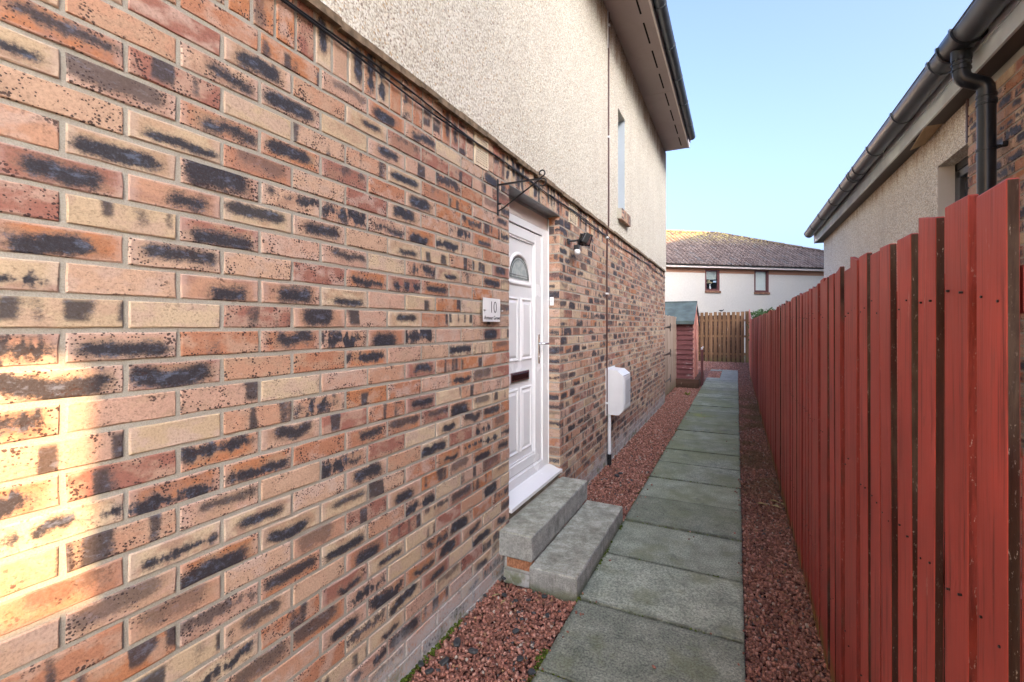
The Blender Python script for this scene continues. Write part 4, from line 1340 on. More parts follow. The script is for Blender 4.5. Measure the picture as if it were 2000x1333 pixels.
while y < 14.35:
    top = 1.752 - .05 * min(1.0, (y - 1) / 4.5) + rng.uniform(-.004, .004)
    if k in (7, 12, 19): top += .012
    # boards run a touch proud or set back of one another
    link_obj('board', bmeshes[rng.randrange(8)], fence, (XFN + rng.uniform(-.003, .003), y + .049, .012 + rng.uniform(0, .02)), (0, rng.uniform(-.002, .002), rng.uniform(-.015, .012)), (1, 1, top - .02))
    y += (.1438 if k < 4 else .1335) + (rng.uniform(-.006, .006) if k < 4 else rng.uniform(-.024, .020)); k += 1
o = link_obj('board', bmeshes[3], fence, (XFN + .001, .8485, .012), (0, 0, 0), (1, 1, 1.33))
nl = MB()
for o_ in [q for q in fence.children if q.name.startswith('board') and q.location.y < 5]:
    for zz in (.385, 1.035, 1.585):
        if zz < o_.scale.z:
            for dy in (-.025, .028):
                yy = o_.location.y + dy + rng.uniform(-.004, .004); z_ = zz + rng.uniform(-.02, .02)
                nl.tube([(XFN - .0026, yy, z_), (XFN + .004, yy, z_)], .0023, 7)
no_ = nl.build('nail_heads', M['iron'], fence); tag(no_, kind='stuff')
for zz in (.35, 1.0, 1.55):
    mb = MB(); mb.box(XFN + TH + .004, XFN + TH + .042, .94, 14.4, zz, zz + .07); mb.build('rail', M['red_edge'], fence)
yy = 1.5
while yy < 14.5:
    mb = MB(); mb.box(XFN + TH + .044, XFN + TH + .12, yy, yy + .075, -.2, 1.66); mb.build('post', M['red_edge'], fence); yy += 1.83
# rising bright red end panel
f2 = thing('red_end_panel', 'brighter red fence panel rising at the far end of the red fence', 'fence panel')
n_ = 24
for i in range(n_):
    t0, t1 = i / n_, (i + 1) / n_
    xa, ya = .345 + .10 * t0, 14.45 + 6.95 * t0
    xb, yb = .345 + .10 * t1, 14.45 + 6.95 * t1
    z0_, z1_ = 1.74 + .40 * min(1, t0 * 1.6), 1.74 + .40 * min(1, t1 * 1.6)
    mb = MB()
    v = [(xa, ya, 0), (xb, yb - .006, 0), (xb + .02, yb - .006, 0), (xa + .02, ya, 0), (xa, ya, z0_), (xb, yb - .006, z1_), (xb + .02, yb - .006, z1_), (xa + .02, ya, z0_)]
    mb.add(v, [(0, 3, 2, 1), (4, 5, 6, 7), (0, 1, 5, 4), (1, 2, 6, 5), (2, 3, 7, 6), (3, 0, 4, 7)])
    mb.build('board', M['red_end'], f2)

# ------------------------------------------------------------------ grey gate at the house corner
gt = thing('wooden_gate', 'weathered grey timber gate standing at the far corner of the brick house', 'gate')
yy = 9.72; i = 0
while yy < 12.25:
    mb = MB(); h = 1.755 + rng.uniform(-.01, .012)
    mb.box(-1.385, -1.362 + rng.uniform(-.002, .004), yy, yy + .135, .02 + rng.uniform(0, .02), h, bev=.003)
    mb.build('board', M['grey_wood'], gt); yy += .142
for zz in (.28, 1.0, 1.52):
    mb = MB(); mb.box(-1.43, -1.386, 9.72, 12.25, zz, zz + .09); mb.build('rail', M['grey_wood'], gt)
for zz in (.34, .92, 1.50):
    mb = MB(); mb.box(-1.358, -1.350, 10.98, 11.03, zz - .09, zz + .09, bev=.002); mb.prism([(10.2, zz - .010), (10.98, zz - .026), (10.98, zz + .026), (10.2, zz + .010)], 'x', -1.359, -1.353)
    mb.build('hinge', M['iron'], gt)

# ------------------------------------------------------------------ shed
sh = thing('garden_shed', 'small dark red shiplap shed with green-grey felt roof on a dark deck', 'shed')
SX0, SX1, SY0, SY1 = -2.75, -0.955, 12.2, 13.75
DZ = .22
mb = MB(); mb.box(SX0, -0.83, 12.06, 14.1, -.05, DZ, bev=.006); mb.build('deck', M['shed_dark'], sh)
nb = 12
hw = 1.665 - DZ
for i in range(nb):
    z0_ = DZ + hw * i / nb; z1_ = DZ + hw * (i + 1) / nb
    mb = MB()
    mb.prism([(SY0 - .030, z0_ + .003), (SY0 + .02, z0_ + .003), (SY0 + .02, z1_), (SY0 - .004, z1_), (SY0 - .006, z1_ - .018)], 'x', SX0, SX1)
    mb.build('side_board', M['shed_side'], sh)
ridge_y = (SY0 + SY1) / 2; ridge_z = 2.13
for i in range(16):
    z0_ = DZ + i * hw / nb; z1_ = z0_ + hw / nb
    def yr(z):
        if z <= 1.665: return SY0, SY1
        t = (z - 1.665) / (ridge_z - 1.665)
        return SY0 + (ridge_y - SY0) * t, SY1 - (SY1 - ridge_y) * t
    a0, a1 = yr(z0_ + .002); b0, b1 = yr(min(z1_, ridge_z - .02))
    if z0_ > ridge_z - .04: break
    if z1_ < 2.0:
        # left and right of the door opening
        for (p0, p1, q0, q1) in ((a0 + .022, 12.86, b0 + .022, 12.86), (13.46, a1, 13.46, b1)) if z1_ < 1.85 else ((a0 + .022, a1, b0 + .022, b1),):
            mb = MB()
            v = [(SX1, p0, z0_ + .003), (SX1, p1, z0_ + .003), (SX1 - .006, q1, z1_), (SX1 - .006, q0, z1_), (SX1 - .03, p0, z0_ + .003), (SX1 - .03, p1, z0_ + .003), (SX1 - .03, q1, z1_), (SX1 - .03, q0, z1_)]
            mb.add(v, [(0, 1, 2, 3), (4, 7, 6, 5), (0, 4, 5, 1), (3, 2, 6, 7), (1, 5, 6, 2), (0, 3, 7, 4)])
            mb.build('front_board', M['shed_front_lit'], sh)
mb = MB(); mb.prism([(SY0 + .02, DZ), (SY1 - .02, DZ), (SY1 - .02, 1.66), (ridge_y, ridge_z - .02), (SY0 + .02, 1.66)], 'x', SX0, SX1 - .035); mb.build('shed_body', M['dark_in'], sh)
mb = MB(); mb.box(SX1 - .02, SX1 + .018, SY0 - .02, SY0 + .03, DZ, 1.66, bev=.003); mb.build('corner_trim', M['shed_trim'], sh)
for yy in (12.86, 13.42):
    mb = MB(); mb.box(SX1 - .02, SX1 + .014, yy, yy + .045, DZ, 1.86, bev=.003); mb.build('door_trim', M['shed_trim'], sh)
mb = MB(); mb.box(SX1 - .034, SX1 - .02, 12.905, 13.42, DZ + .02, 1.84); mb.build('door', M['shed_dark'], sh)
# roof
def slope(mb, y0, z0, y1, z1, x0, x1, th):
    mb.prism([(y0, z0), (y1, z1), (y1, z1 + th), (y0, z0 + th)], 'x', x0, x1)
mb = MB(); slope(mb, SY0 - .14, 1.625, ridge_y, ridge_z, SX0 - .06, SX1 + .025, .03); slope(mb, ridge_y, ridge_z, SY1 + .14, 1.625, SX0 - .06, SX1 + .025, .03)
mb.box(SX0 - .06, SX1 + .025, SY0 - .150, SY0 - .138, 1.575, 1.655)
mb.tube([(SX0 - .06, ridge_y, ridge_z + .035), (SX1 + .028, ridge_y, ridge_z + .035)], .022, 8)
mb.build('felt_roof', M['felt'], sh)
for (ya, za, yb, zb_) in ((SY0 - .14, 1.60, ridge_y, ridge_z + .005), (ridge_y, ridge_z + .005, SY1 + .14, 1.60)):
    mb = MB(); mb.prism([(ya, za), (yb, zb_), (yb, zb_ - .075), (ya, za - .065)], 'x', SX1 + .010, SX1 + .028); mb.build('barge_board', M['shed_trim'] if ya < 13 and ya < 12.9 else M['felt'], sh)
# small post with ornament in front of the shed door
pp = thing('short_post', 'short brown post with flat cap at the shed deck corner', 'post', (-0.80, 12.75, 0))
mb = MB(); mb.box(-.03, .03, -.03, .03, -.1, .90, bev=.004); mb.build('shaft', M['frame_brown'], pp)
mb = MB(); mb.box(-.05, .05, -.05, .05, .90, .93, bev=.004); mb.build('cap', M['frame_brown'], pp)
on = thing('white_ornament', 'tiny white ornament sitting on the short brown post', 'ornament', (-0.80, 12.75, .93))
mb = MB(); mb.box(-.03, .02, -.02, .02, 0, .012, bev=.003); mb.build('foot', M['white_paint'], on)
bm = bmesh.new(); bmesh.ops.create_icosphere(bm, subdivisions=2, radius=.024)
for v in bm.verts: v.co = Vector((v.co.x - .008, v.co.y, v.co.z * .8 + .03))
for a in range(2):
    gg = bmesh.ops.create_icosphere(bm, subdivisions=1, radius=.014)
    for v in gg['verts']: v.co = v.co + Vector((.022, 0, .045 + a * .02))
me = bpy.data.meshes.new('figure'); bm.to_mesh(me); bm.free(); me.materials.append(M['white_paint']); link_obj('figure', me, on)

# ------------------------------------------------------------------ brown fence across the end
bf = thing('brown_fence', 'brown slatted timber fence closing the far end of the alley', 'fence')
FY = 21.5
xx = -6.0
while xx < .52:
    w_ = .125 + rng.uniform(-.004, .004); h = 2.10 + .03 * (xx + 1.4) / 1.9 + rng.uniform(-.018, .018)
    mb = MB(); mb.box(-w_ / 2, w_ / 2, -.009, .009, -.02, h, bev=.003)
    mb.build('slat', M['brown_wood'], bf, loc=(xx, FY, 0), rot=(0, rng.uniform(-.004, .004), 0))
    xx += .172 + rng.uniform(-.006, .006)
for zz in (.30, 1.05, 1.72):
    mb = MB(); mb.box(-6.1, .56, FY + .010, FY + .05, zz, zz + .085); mb.build('rail', M['brown_wood'], bf)
xx = -6.0 + .086
while xx < .12:
    mb = MB(); mb.box(-.055, .055, .052, .068, -.02, 1.98 + rng.uniform(-.02, .02)); mb.build('shaded_rear_slat', M['shed_dark'], bf, loc=(xx, FY, 0)); xx += .172  # darker wood than the front slats: shade put into the colour
for xx in (-5.2, -3.4, -1.6, .50):
    mb = MB(); mb.box(xx - .045, xx + .045, FY + .07, FY + .16, -.2, 2.05); mb.build('post', M['brown_wood'], bf)
# bird
bd = thing('small_bird', 'small dark bird perched on top of the brown fence', 'bird', (-.60, FY, 2.135))
bm = bmesh.new()
vs = [bm.verts.new(p) for p in ((-.085, 0, .030), (-.06, 0, .048), (-.02, 0, .040), (.03, 0, .036), (.07, 0, .055), (.105, 0, .095))]
for a, b in zip(vs, vs[1:]): bm.edges.new((a, b))
me = bpy.data.meshes.new('body'); bm.to_mesh(me); bm.free()
bo = link_obj('body', me, bd); me.materials.append(M['bird'])
sk = bo.modifiers.new('skin', 'SKIN'); 
for v, r_ in zip(me.skin_vertices[0].data if me.skin_vertices else [], (.004, .020, .030, .034, .020, .010)): v.radius = (r_, r_)
if not me.skin_vertices:
    bo.modifiers.remove(sk)
    bm = bmesh.new()
    bmesh.ops.create_uvsphere(bm, u_segments=14, v_segments=10, radius=1.0)
    for v in bm.verts:
        x_, y_, z_ = v.co
        rad = .034 * (1 - .25 * abs(x_))
        v.co = Vector((x_ * .068, y_ * rad, .045 + z_ * rad + .012 * x_))
    hd_ = bmesh.ops.create_uvsphere(bm, u_segments=10, v_segments=8, radius=.021)
    for v in hd_['verts']: v.co += Vector((-.062, 0, .058))
    cn = bmesh.ops.create_cone(bm, segments=6, radius1=.006, radius2=.001, depth=.024, cap_ends=True)
    for v in cn['verts']: v.co = Vector((-.088 - v.co.z, v.co.y, .056 + v.co.x))
    tl = bmesh.ops.create_cube(bm, size=1.0)
    for v in tl['verts']: v.co = Vector((.085 + v.co.x * .06, v.co.y * .022, .062 + v.co.z * .008 + v.co.x * .055))
    bm.to_mesh(me); bm.free(); 
    for p in me.polygons: p.use_smooth = True
for s_ in (-1, 1):
    mb = MB(); mb.tube([(-.005, s_ * .012, .02), (-.008, s_ * .012, -.02)], .003, 5); mb.build('leg', M['bird'], bd)

# bush behind the red fence
def leaf_cloud(name, centre, rad, n, size, mat, parent):
    nv = []
    fcs = []
    rr = nrng.normal(size=(n, 3)); rr /= np.linalg.norm(rr, axis=1)[:, None]
    k_ = nrng.uniform(.55, 1.08, n) ** .6
    lump = 1 + .18 * np.sin(rr[:, 0] * 7 + 1) * np.cos(rr[:, 1] * 6) + .12 * np.sin(rr[:, 2] * 11)
    pp_ = rr * (k_ * lump)[:, None] * np.array(rad) + np.array(centre)
    rot = rand_rot(n)
    q = np.array([(-.5, 0, 0), (0, -.28, .06), (.55, 0, 0), (0, .28, .06)])
    v = np.einsum('nij,kj->nki', rot, q) * nrng.uniform(.7, 1.3, n)[:, None, None] * size + pp_[:, None, :]
    me = bpy.data.meshes.new(name)
    me.from_pydata(v.reshape(-1, 3).tolist(), [], [(i * 4, i * 4 + 1, i * 4 + 2, i * 4 + 3) for i in range(n)])
    me.materials.append(mat)
    return link_obj(name, me, parent)
bu = thing('green_bush', 'green leafy bush showing above the far end of the red fence', 'bush', (1.05, 18.6, 0))
leaf_cloud('foliage', (0, 0, 1.45), (.62, 1.5, .68), 5200, .075, M['leaf'], bu)
mb = MB()
for i in range(6):
    a = i * 1.05
    mb.tube([(.08 * math.cos(a), .12 * math.sin(a), -.1), (.16 * math.cos(a), .4 * math.sin(a), .7), (.3 * math.cos(a), .9 * math.sin(a), 1.5)], .02, 6, radii=[.03, .02, .008])
mb.build('stem', M['shed_dark'], bu)
# weed on the gravel
def weed(x_, y_, s_, lab, mat='weed'):
    o = thing('small_weed', lab, 'weed', (x_, y_, .0))
    mb = MB()
    for i in range(16):
        a = rng.uniform(0, 6.28); L_ = s_ * rng.uniform(.5, 1.2); h = s_ * rng.uniform(.3, 1.0)
        dx, dy = math.cos(a), math.sin(a)
        mb.add([(0, 0, 0), (dx * L_ * .5 - dy * L_ * .2, dy * L_ * .5 + dx * L_ * .2, h * .8), (dx * L_, dy * L_, h), (dx * L_ * .5 + dy * L_ * .2, dy * L_ * .5 - dx * L_ * .2, h * .7)], [(0, 1, 2, 3)])
    mb.build('leaves', M[mat], o)
x_, y_ = ground_at(1343, 772); weed(x_, y_, .085, 'small bright yellow-green weed on the gravel near the gate')
x_, y_ = ground_at(1490, 985)
for i, (px, py, s_) in enumerate([(1500, 988, .05), (1520, 982, .045)]):
    x_, y_ = ground_at(px, py)
    mb = MB()
    for j in range(3):
        a = rng.uniform(0, 6.28); d_ = (math.cos(a), math.sin(a))
        bx_, by_ = rng.uniform(-.02, .02), rng.uniform(-.02, .02)
        mb.add([(bx_, by_, .0), (bx_ + d_[0] * s_ - d_[1] * s_ * .4, by_ + d_[1] * s_ + d_[0] * s_ * .4, .012), (bx_ + d_[0] * s_ * 1.8, by_ + d_[1] * s_ * 1.8, .004), (bx_ + d_[0] * s_ + d_[1] * s_ * .4, by_ + d_[1] * s_ - d_[0] * s_ * .4, .010)], [(0, 1, 2, 3)])
    o = mb.build('fallen_leaf', M['dead_leaf'], loc=(x_, y_, .014)); tag(o, ('pale dry leaves on the fence-side gravel, the bunch nearer the path', 'pale dry leaves on the fence-side gravel, the bunch touching the fence')[i], 'leaf', 'fallen leaves by the fence')
for (px, py, a, lb_) in ((968, 1167, .9, 'narrow olive leaf near the doorstep, the one closer to the wall'), (983, 1180, 1.4, 'narrow olive leaf near the doorstep, the one farther from the wall')):
    x_, y_ = ground_at(px, py)
    mb = MB(); mb.add([(-.03, 0, 0), (0, -.007, .006), (.03, 0, .002), (0, .007, .006)], [(0, 1, 2, 3)])
    o = mb.build('willow_leaf', M['dead_leaf'], loc=(x_, y_, .02), rot=(0, 0, a)); tag(o, lb_, 'leaf', 'narrow leaves near the doorstep')

# ------------------------------------------------------------------ right-hand bungalow
XB = 1.52
rh = thing('roughcast_bungalow', 'low house behind the red fence with dark gutter, cream roughcast and brick panel', 'house')
YB = 4.497
bl = []
for c in range(0, 41):
    zc = .10 + .075 * c
    yj = .038 + (.1125 if c % 2 else 0)
    y = yj - .225 * 12
    while y < YB:
        p, q = max(y + .005, YN), min(y + .22, YB - .002)
        y += .225
        if q - p < .04: continue
        bl.append(((XB, (p + q) / 2, zc), (0, 0, R(-90)), (q - p) / .215, 0))
for c in range(0, 41):
    bl.append(((XB + .052, YN + .001, .10 + .075 * c), (0, 0, 0), .10 / .215, 0))
def key_r(b):
    return 0
lay_bricks(rh, [b for b in bl if b[0][2] > 1.55 and b[0][1] > 2.3], 170, stuff_name='brick_courses')
lay_bricks(rh, [b for b in bl if not (b[0][2] > 1.55 and b[0][1] > 2.3)], 0, stuff_name='brick_courses')
SZ = 3.20
mo = MB(); mo.box(XB + .0065, XB + .3, YN + .0075, YB - .005, -.3, SZ + .02); mo.build('mortar', M['mortar'], rh)
RW0, RW1, RZ0, RZ1 = YB, 5.094, 1.85, 2.877
rb_ = MB()
rb_.box(XB + .01, XB + .3, YB - .004, RW1, -.3, RZ0); rb_.box(XB + .01, XB + .3, YB - .004, RW1, RZ1, SZ + .01)
rb_.box(XB + .01, XB + .3, RW1, 10.76, -.3, SZ + .01); rb_.box(XB + .3, 9.0, 10.46, 10.76, -.3, SZ + .01)
rb_.build('render_wall', M['render_r'], rh)
mb = MB(); mb.box(XB - .004, XB + .012, YB - .006, YB + .022, RZ1 + .0, SZ); mb.build('movement_joint', M['brown_cable'], rh)
wn_ = MB()
wx = 1.641
wn_.box(wx, wx + .06, RW0, RW0 + .05, RZ0, RZ1); wn_.box(wx, wx + .06, RW1 - .055, RW1, RZ0, RZ1)
wn_.box(wx, wx + .06, RW0, RW1, RZ1 - .06, RZ1 - .001); wn_.box(wx, wx + .06, RW0, RW1, RZ0 + .001, RZ0 + .06)
wn_.box(wx - .012, wx + .05, RW1 - .13, RW1 - .07, RZ0 + .06, RZ1 - .08, bev=.004); wn_.box(wx - .012, wx + .05, RW0 + .06, RW1 - .07, RZ1 - .14, RZ1 - .08, bev=.004)
wr = wn_.build('window', M['frame_dark'], rh)
mb = MB(); mb.box(wx + .02, wx + .026, RW0 + .05, RW1 - .055, RZ0 + .06, RZ1 - .06); mb.build('pane', M['glass'], wr)
mb = MB(); mb.box(XB + .012, wx, RW1 - .005, RW1 + .003, RZ0 + .001, RZ1 - .002); mb.build('reveal', M['reveal_white'], wr)
# soffit / fascia / gutter
so = MB(); so.box(1.405, XB + .02, YN - .3, 4.95, SZ - .010, SZ); so.box(1.405, XB + .02, 5.32, 11.0, SZ - .010, SZ); so.box(1.405, XB + .3, 10.76, 11.0, SZ - .009, SZ + .001)
so.build('soffit', M['soffit_dark'], rh)
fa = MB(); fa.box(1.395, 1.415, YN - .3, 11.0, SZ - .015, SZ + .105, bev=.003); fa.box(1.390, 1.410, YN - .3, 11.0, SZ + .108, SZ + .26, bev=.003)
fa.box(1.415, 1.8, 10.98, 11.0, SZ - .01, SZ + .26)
fa.build('fascia', M['fascia_sky'], rh)
GX, GZ = 1.305, CZ + 1.868
gm = gutter_run(GX, GZ, .083, YN - .3, 10.92, ry=.098)
gr_ = gm.build('gutter', M['gutter'], rh)
for yy in (-1.6, -.75, .1, .95, 1.8, 2.6, 3.4, 4.25, 5.12, 5.97, 6.64, 7.39, 8.18, 9.19, 10.1):
    bracket(gr_, GX, GZ, .083, yy, .032, 'gutter', ry=.098)
for yy in (6.86, 6.94):
    bracket(gr_, GX, GZ, .085, yy, .018, 'gutter', ry=.10)
mb = MB(); mb.prism(arc(GX, GZ, .088, 180, 360, 14, .102), 'y', 10.92, 10.93); mb.build('end_cap', M['gutter'], gr_)
# outlet and downpipe
PYY = 3.95
mb = MB()
o_ = arc(GX, GZ, .090, 176, 364, 14, .106); i_ = arc(GX, GZ, .083, 364, 176, 14, .098)
mb.prism(o_ + i_, 'y', PYY - .11, PYY + .11, smooth=True)
for dy in (-.11, .11):
    o2 = arc(GX, GZ, .098, 176, 364, 14, .114); mb.prism(o2 + i_, 'y', PYY + dy - .012, PYY + dy + .012)
mb.tube([(GX, PYY, GZ - .08), (GX, PYY, GZ - .15)], .052, 18)
mb.build('outlet', M['pipe'], gr_)
dp = MB()
PX = 1.425
zt_ = GZ - .13
pts = [(GX, PYY, zt_), (GX, PYY, CZ + 1.635)]
pts += [(GX + .05 * (1 - math.cos(R(a))) , PYY, CZ + 1.635 - .06 * math.sin(R(a))) for a in (20, 40, 60)]
pts += [(PX - .045, PYY, CZ + 1.555), (PX - .015, PYY, CZ + 1.540), (PX - .003, PYY, CZ + 1.515), (PX, PYY, CZ + 1.48), (PX, PYY, -.1)]
dp.tube(pts, .045, 20)
dpo = dp.build('downpipe', M['pipe'], rh)
for z_ in (CZ + 1.74, CZ + 1.715, CZ + 1.69, CZ + 1.655):
    mb = MB(); mb.tube([(GX, PYY, z_ + .006), (GX, PYY, z_ - .006)], .0505, 20); mb.build('pipe_collar', M['pipe'], dpo)
for z_ in (CZ + 1.46, CZ + 1.425, CZ + 1.41, CZ + 1.12):
    mb = MB(); mb.tube([(PX, PYY, z_ + .007), (PX, PYY, z_ - .007)], .0505, 20); mb.build('pipe_collar', M['pipe'], dpo)
mb = MB(); mb.box(PX + .03, XB, PYY - .012, PYY + .012, CZ + 1.125, CZ + 1.14); mb.box(XB - .03, XB - .005, PYY - .03, PYY + .03, CZ + 1.13, CZ + 1.15); mb.tube([(PX + .03, PYY, CZ + 1.115), (XB - .01, PYY, CZ + 1.135)], .007, 8)
mb.build('pipe_bracket', M['iron'], dpo)
# broken soffit board hanging
mb = MB(); mb.add([(1.41, 4.95, SZ - .012), (1.515, 4.95, SZ - .012), (1.515, 5.32, SZ - .045), (1.41, 5.32, SZ - .085), (1.41, 4.95, SZ - .004), (1.515, 4.95, SZ - .004), (1.515, 5.32, SZ - .037), (1.41, 5.32, SZ - .077)],
                  [(0, 3, 2, 1), (4, 5, 6, 7), (0, 1, 5, 4), (1, 2, 6, 5), (2, 3, 7, 6), (3, 0, 4, 7)])
o = mb.build('loose_board', M['tan'], rh); o['label'] = 'loose raw soffit board hanging down'
mb = MB(); mb.tube([(1.385, 5.66, CZ + 1.86), (1.34, 5.86, CZ + 1.80)], .016, 10); lo = mb.build('cable_gland', M['cream'], rh)
mb = MB(); mb.tube([(1.34, 5.86, CZ + 1.80), (1.337, 5.875, CZ + 1.796)], .0165, 10); mb.build('red_tip', M['letter_red'], lo)
mb = MB(); mb.tube([(1.385, 5.60, CZ + 1.89), (1.35, 5.80, CZ + 1.87), (1.33, 5.88, CZ + 1.845)], .010, 8); mb.tube([(1.34, 5.87, CZ + 1.79), (1.345, 5.87, CZ + 1.70)], .003, 6)
mb.build('loose_wire', M['grey_plastic'], lo)
PR = math.tan(R(38)); RX = 7.6
RZR = SZ + .27 + (RX - 1.36) * PR
YF = YN - .3
rf = MB(); roof_poly(rf, 1.36, SZ + .27, RX, RZR, YF - .1, 11.05); roof_poly(rf, RX, RZR, 2 * RX - 1.36, SZ + .27, YF - .1, 11.05)
rf.build('roof', M['tile'], rh)
mb = MB(); mb.prism([(1.8, SZ), (13.6, SZ), (13.6, SZ + .4), (RX, RZR - .3), (1.8, SZ + .4)], 'y', 10.5, 10.6); mb.prism([(1.6, SZ), (13.6, SZ), (13.6, SZ + .4), (RX, RZR - .3), (1.6, SZ + .4)], 'y', YF + .1, YF + .2)
mb.box(13.3, 13.6, YF + .1, 10.76, -.3, SZ)
mb.build('gable', M['render_r'], rh)
mb = MB(); mb.box(1.50, 2.5, YN - .002, YN + .62, SZ - .1, 6.4); mb.build('sun_block_stack', M['render_r'], rh)  # added unseen stack that keeps sun off the wall beside the patch
# added unseen wall behind the camera, its slot shapes the sun patch
bwl = thing('sun_slot_wall', 'unseen added wall with a slot that shapes the sun patch', 'wall')
G0, G1 = .93 + RISE * 2.785, 1.55 + RISE * 2.785
mb = MB(); mb.box(1.50, 1.60, YN - 1.3, YN - .012, G1, G1 + 1.2); mb.box(1.50, 1.60, YN - 1.3, YN - 1.15, -.1, G1); mb.box(1.50, 1.60, YN - 1.15, YN - .012, -.1, G0); mb.build('slot_blocker', M['render_r'], bwl)

# ------------------------------------------------------------------ house across the end
fh = thing('rear_house', 'pale roughcast house with brown tiled roof seen across the end of the alley', 'house')
A_ = Vector((-3.8, 28.19, 0)); B_ = Vector((4.9, 34.9, 0))
ax = (B_ - A_).normalized(); ang = math.atan2(ax.y, ax.x)
fh.location = (A_.x, A_.y, 0); fh.rotation_euler = (0, 0, ang)
LW = (B_ - A_).length
X0_, X1_ = -9.0, 16.5
# local: x along wall, y away from camera
def px_to_local(px):
    t = (px - 1000) / 900
    s_, c_ = math.sin(R(26)), math.cos(R(26))
    dirv = Vector((t * c_ - s_, t * s_ + c_, 0))
    nrm = Vector((-ax.y, ax.x, 0))
    k_ = A_.dot(nrm) / dirv.dot(nrm)
    P = dirv * k_
    return (P - A_).dot(ax), k_
wins = []
for (pa, pb_, ya, yb) in ((1377, 1405, 527, 568), (1473, 1501, 528, 571)):
    la, da = px_to_local(pa); lb_, db_ = px_to_local(pb_)
    wins.append((la, lb_, CZ + (637 - yb) * da / 900, CZ + (637 - ya) * da / 900))
EZ = CZ + (637 - 524.0) * 27.6 / 900
rw = MB()
xs = X0_
ZB_ = EZ - .30
for (a, b, z0_, z1_) in wins:
    rw.box(xs, a, 0, .3, -.3, ZB_); rw.box(a, b, 0, .3, -.3, z0_); xs = b
rw.box(xs, X1_, 0, .3, -.3, ZB_)
rw.box(X0_, X0_ + .3, .3, 8.4, -.3, EZ); rw.box(X1_ - .3, X1_, .3, 8.4, -.3, EZ); rw.box(X0_, X1_, 8.1, 8.4, -.3, EZ)
farr = NT('far_render_mat')
Pf = farr.pos()
cf = farr.mix(farr.ss(farr.noise(Pf, 30.0, 5, .8), .3, .7), (.46, .44, .40), (.62, .60, .56))
cf = farr.mix(farr.m1('MULTIPLY', farr.ss(farr.noise(farr.v1('MULTIPLY', Pf, (1, 1, .3)), .7, 4), .4, .7), .25), cf, (.62, .56, .47))
farr.bump(farr.noise(Pf, 60.0, 3), .6, .01)
M['far_render'] = farr.fin(cf, .9, .2)
rw.build('wall', M['far_render'], fh)
bd_ = MB()
xs = X0_
for (a, b, z0_, z1_) in wins:
    bd_.box(xs, a, -.012, .3, ZB_, EZ); bd_.box(a, b, -.012, .3, z1_, EZ); xs = b
bd_.box(xs, X1_, -.012, .3, ZB_, EZ)
bd_.build('brick_band', M['band'], fh)
for i, (a, b, z0_, z1_) in enumerate(wins):
    fr = MB(); t_ = .085
    fr.box(a, b, -.02, .06, z0_, z0_ + .11); fr.box(a, b, -.02, .06, z1_ - t_, z1_); fr.box(a, a + t_, -.02, .06, z0_ + .11, z1_ - t_); fr.box(b - t_ * 1.9, b, -.02, .06, z0_ + .11, z1_ - t_)
    wo = fr.build('window', M['frame_brown'], fh)
    sl_ = MB(); sl_.box(a - .02, b + .07, -.07, .02, z0_ - .13, z0_ - .002, bev=.01); sl_.build('sill', flat_mat('brick_sill_mat', (.22, .12, .08), .9, .2, var=.3, nscale=8), wo)
    if i == 0:
        mb = MB(); mb.box(a + t_, b - t_ * 1.9, .035, .045, z0_ + .11, z1_ - t_); mb.build('pane', M['clear'], wo)
        mb = MB(); mb.box(a - .1, b + .1, .75, .8, z0_ - .2, z1_ + .2); mb.box(a - .1, b + .1, .3, .75, z0_ - .05, z0_ + .06); mb.build('room_back', M['dark_in'], wo)
        mb = MB(); mb.box(a + .02, b - .03, .09, .11, z1_ - .58, z1_ - .06); mb.build('blind', flat_mat('grey_blind_mat', (.42, .46, .46), .6, .3), wo)
        vx, vz = (a + b) / 2 - .03, z0_ + .11
        vs_ = thing('flower_vase', 'white vase of cream flowers behind the left rear window', 'vase', tuple(fh.matrix_basis @ Vector((vx, .16, vz))) if False else (0, 0, 0))
        ca, sa = math.cos(ang), math.sin(ang)
        vs_.location = (A_.x + ca * vx - sa * .18, A_.y + sa * vx + ca * .18, vz); vs_.rotation_euler = (0, 0, ang)
        mb = MB(); mb.tube([(0, 0, 0), (0, 0, .10), (0, 0, .20), (0, 0, .30)], .05, 12, radii=[.05, .055, .028, .042]); mb.build('vase_body', M['white_paint'], vs_)
        fl2 = bmesh.new()
        for k in range(9):
            gg = bmesh.ops.create_icosphere(fl2, subdivisions=1, radius=.055)
            c0 = Vector((rng.uniform(-.17, .17), rng.uniform(-.05, .05), .40 + rng.uniform(-.07, .10)))
            for v in gg['verts']: v.co = v.co * rng.uniform(.7, 1.2) + c0
        me = bpy.data.meshes.new('flowers'); fl2.to_mesh(me); fl2.free(); me.materials.append(flat_mat('cream_petal_mat', (.62, .52, .33), .7, .2, var=.3, nscale=15)); link_obj('flowers', me, vs_)
    else:
        mb = MB(); mb.box(a + t_, b - t_ * 1.9, .035, .045, z0_ + .11, z1_ - t_); mb.build('pane', M['clear'], wo)
        mb = MB(); mb.box(a - .05, b + .05, .10, .12, z0_ - .1, z1_ + .1); mb.build('blind', M['blind'], wo)
# fascia + gutter
mb = MB(); mb.box(X0_ - .2, X1_ + .2, -.32, -.29, EZ - .02, EZ + .13); mb.box(X0_ - .2, X1_ + .2, -.29, .02, EZ - .018, EZ - .002); mb.build('fascia', M['fascia_pale'], fh)
mb = MB(); mb.prism([(-.42, EZ + .18), (-.40, EZ + .11), (-.36, EZ + .085), (-.325, EZ + .10), (-.325, EZ + .18)], 'x', X0_ - .2, X1_ + .2); mb.build('gutter', M['black'], fh)
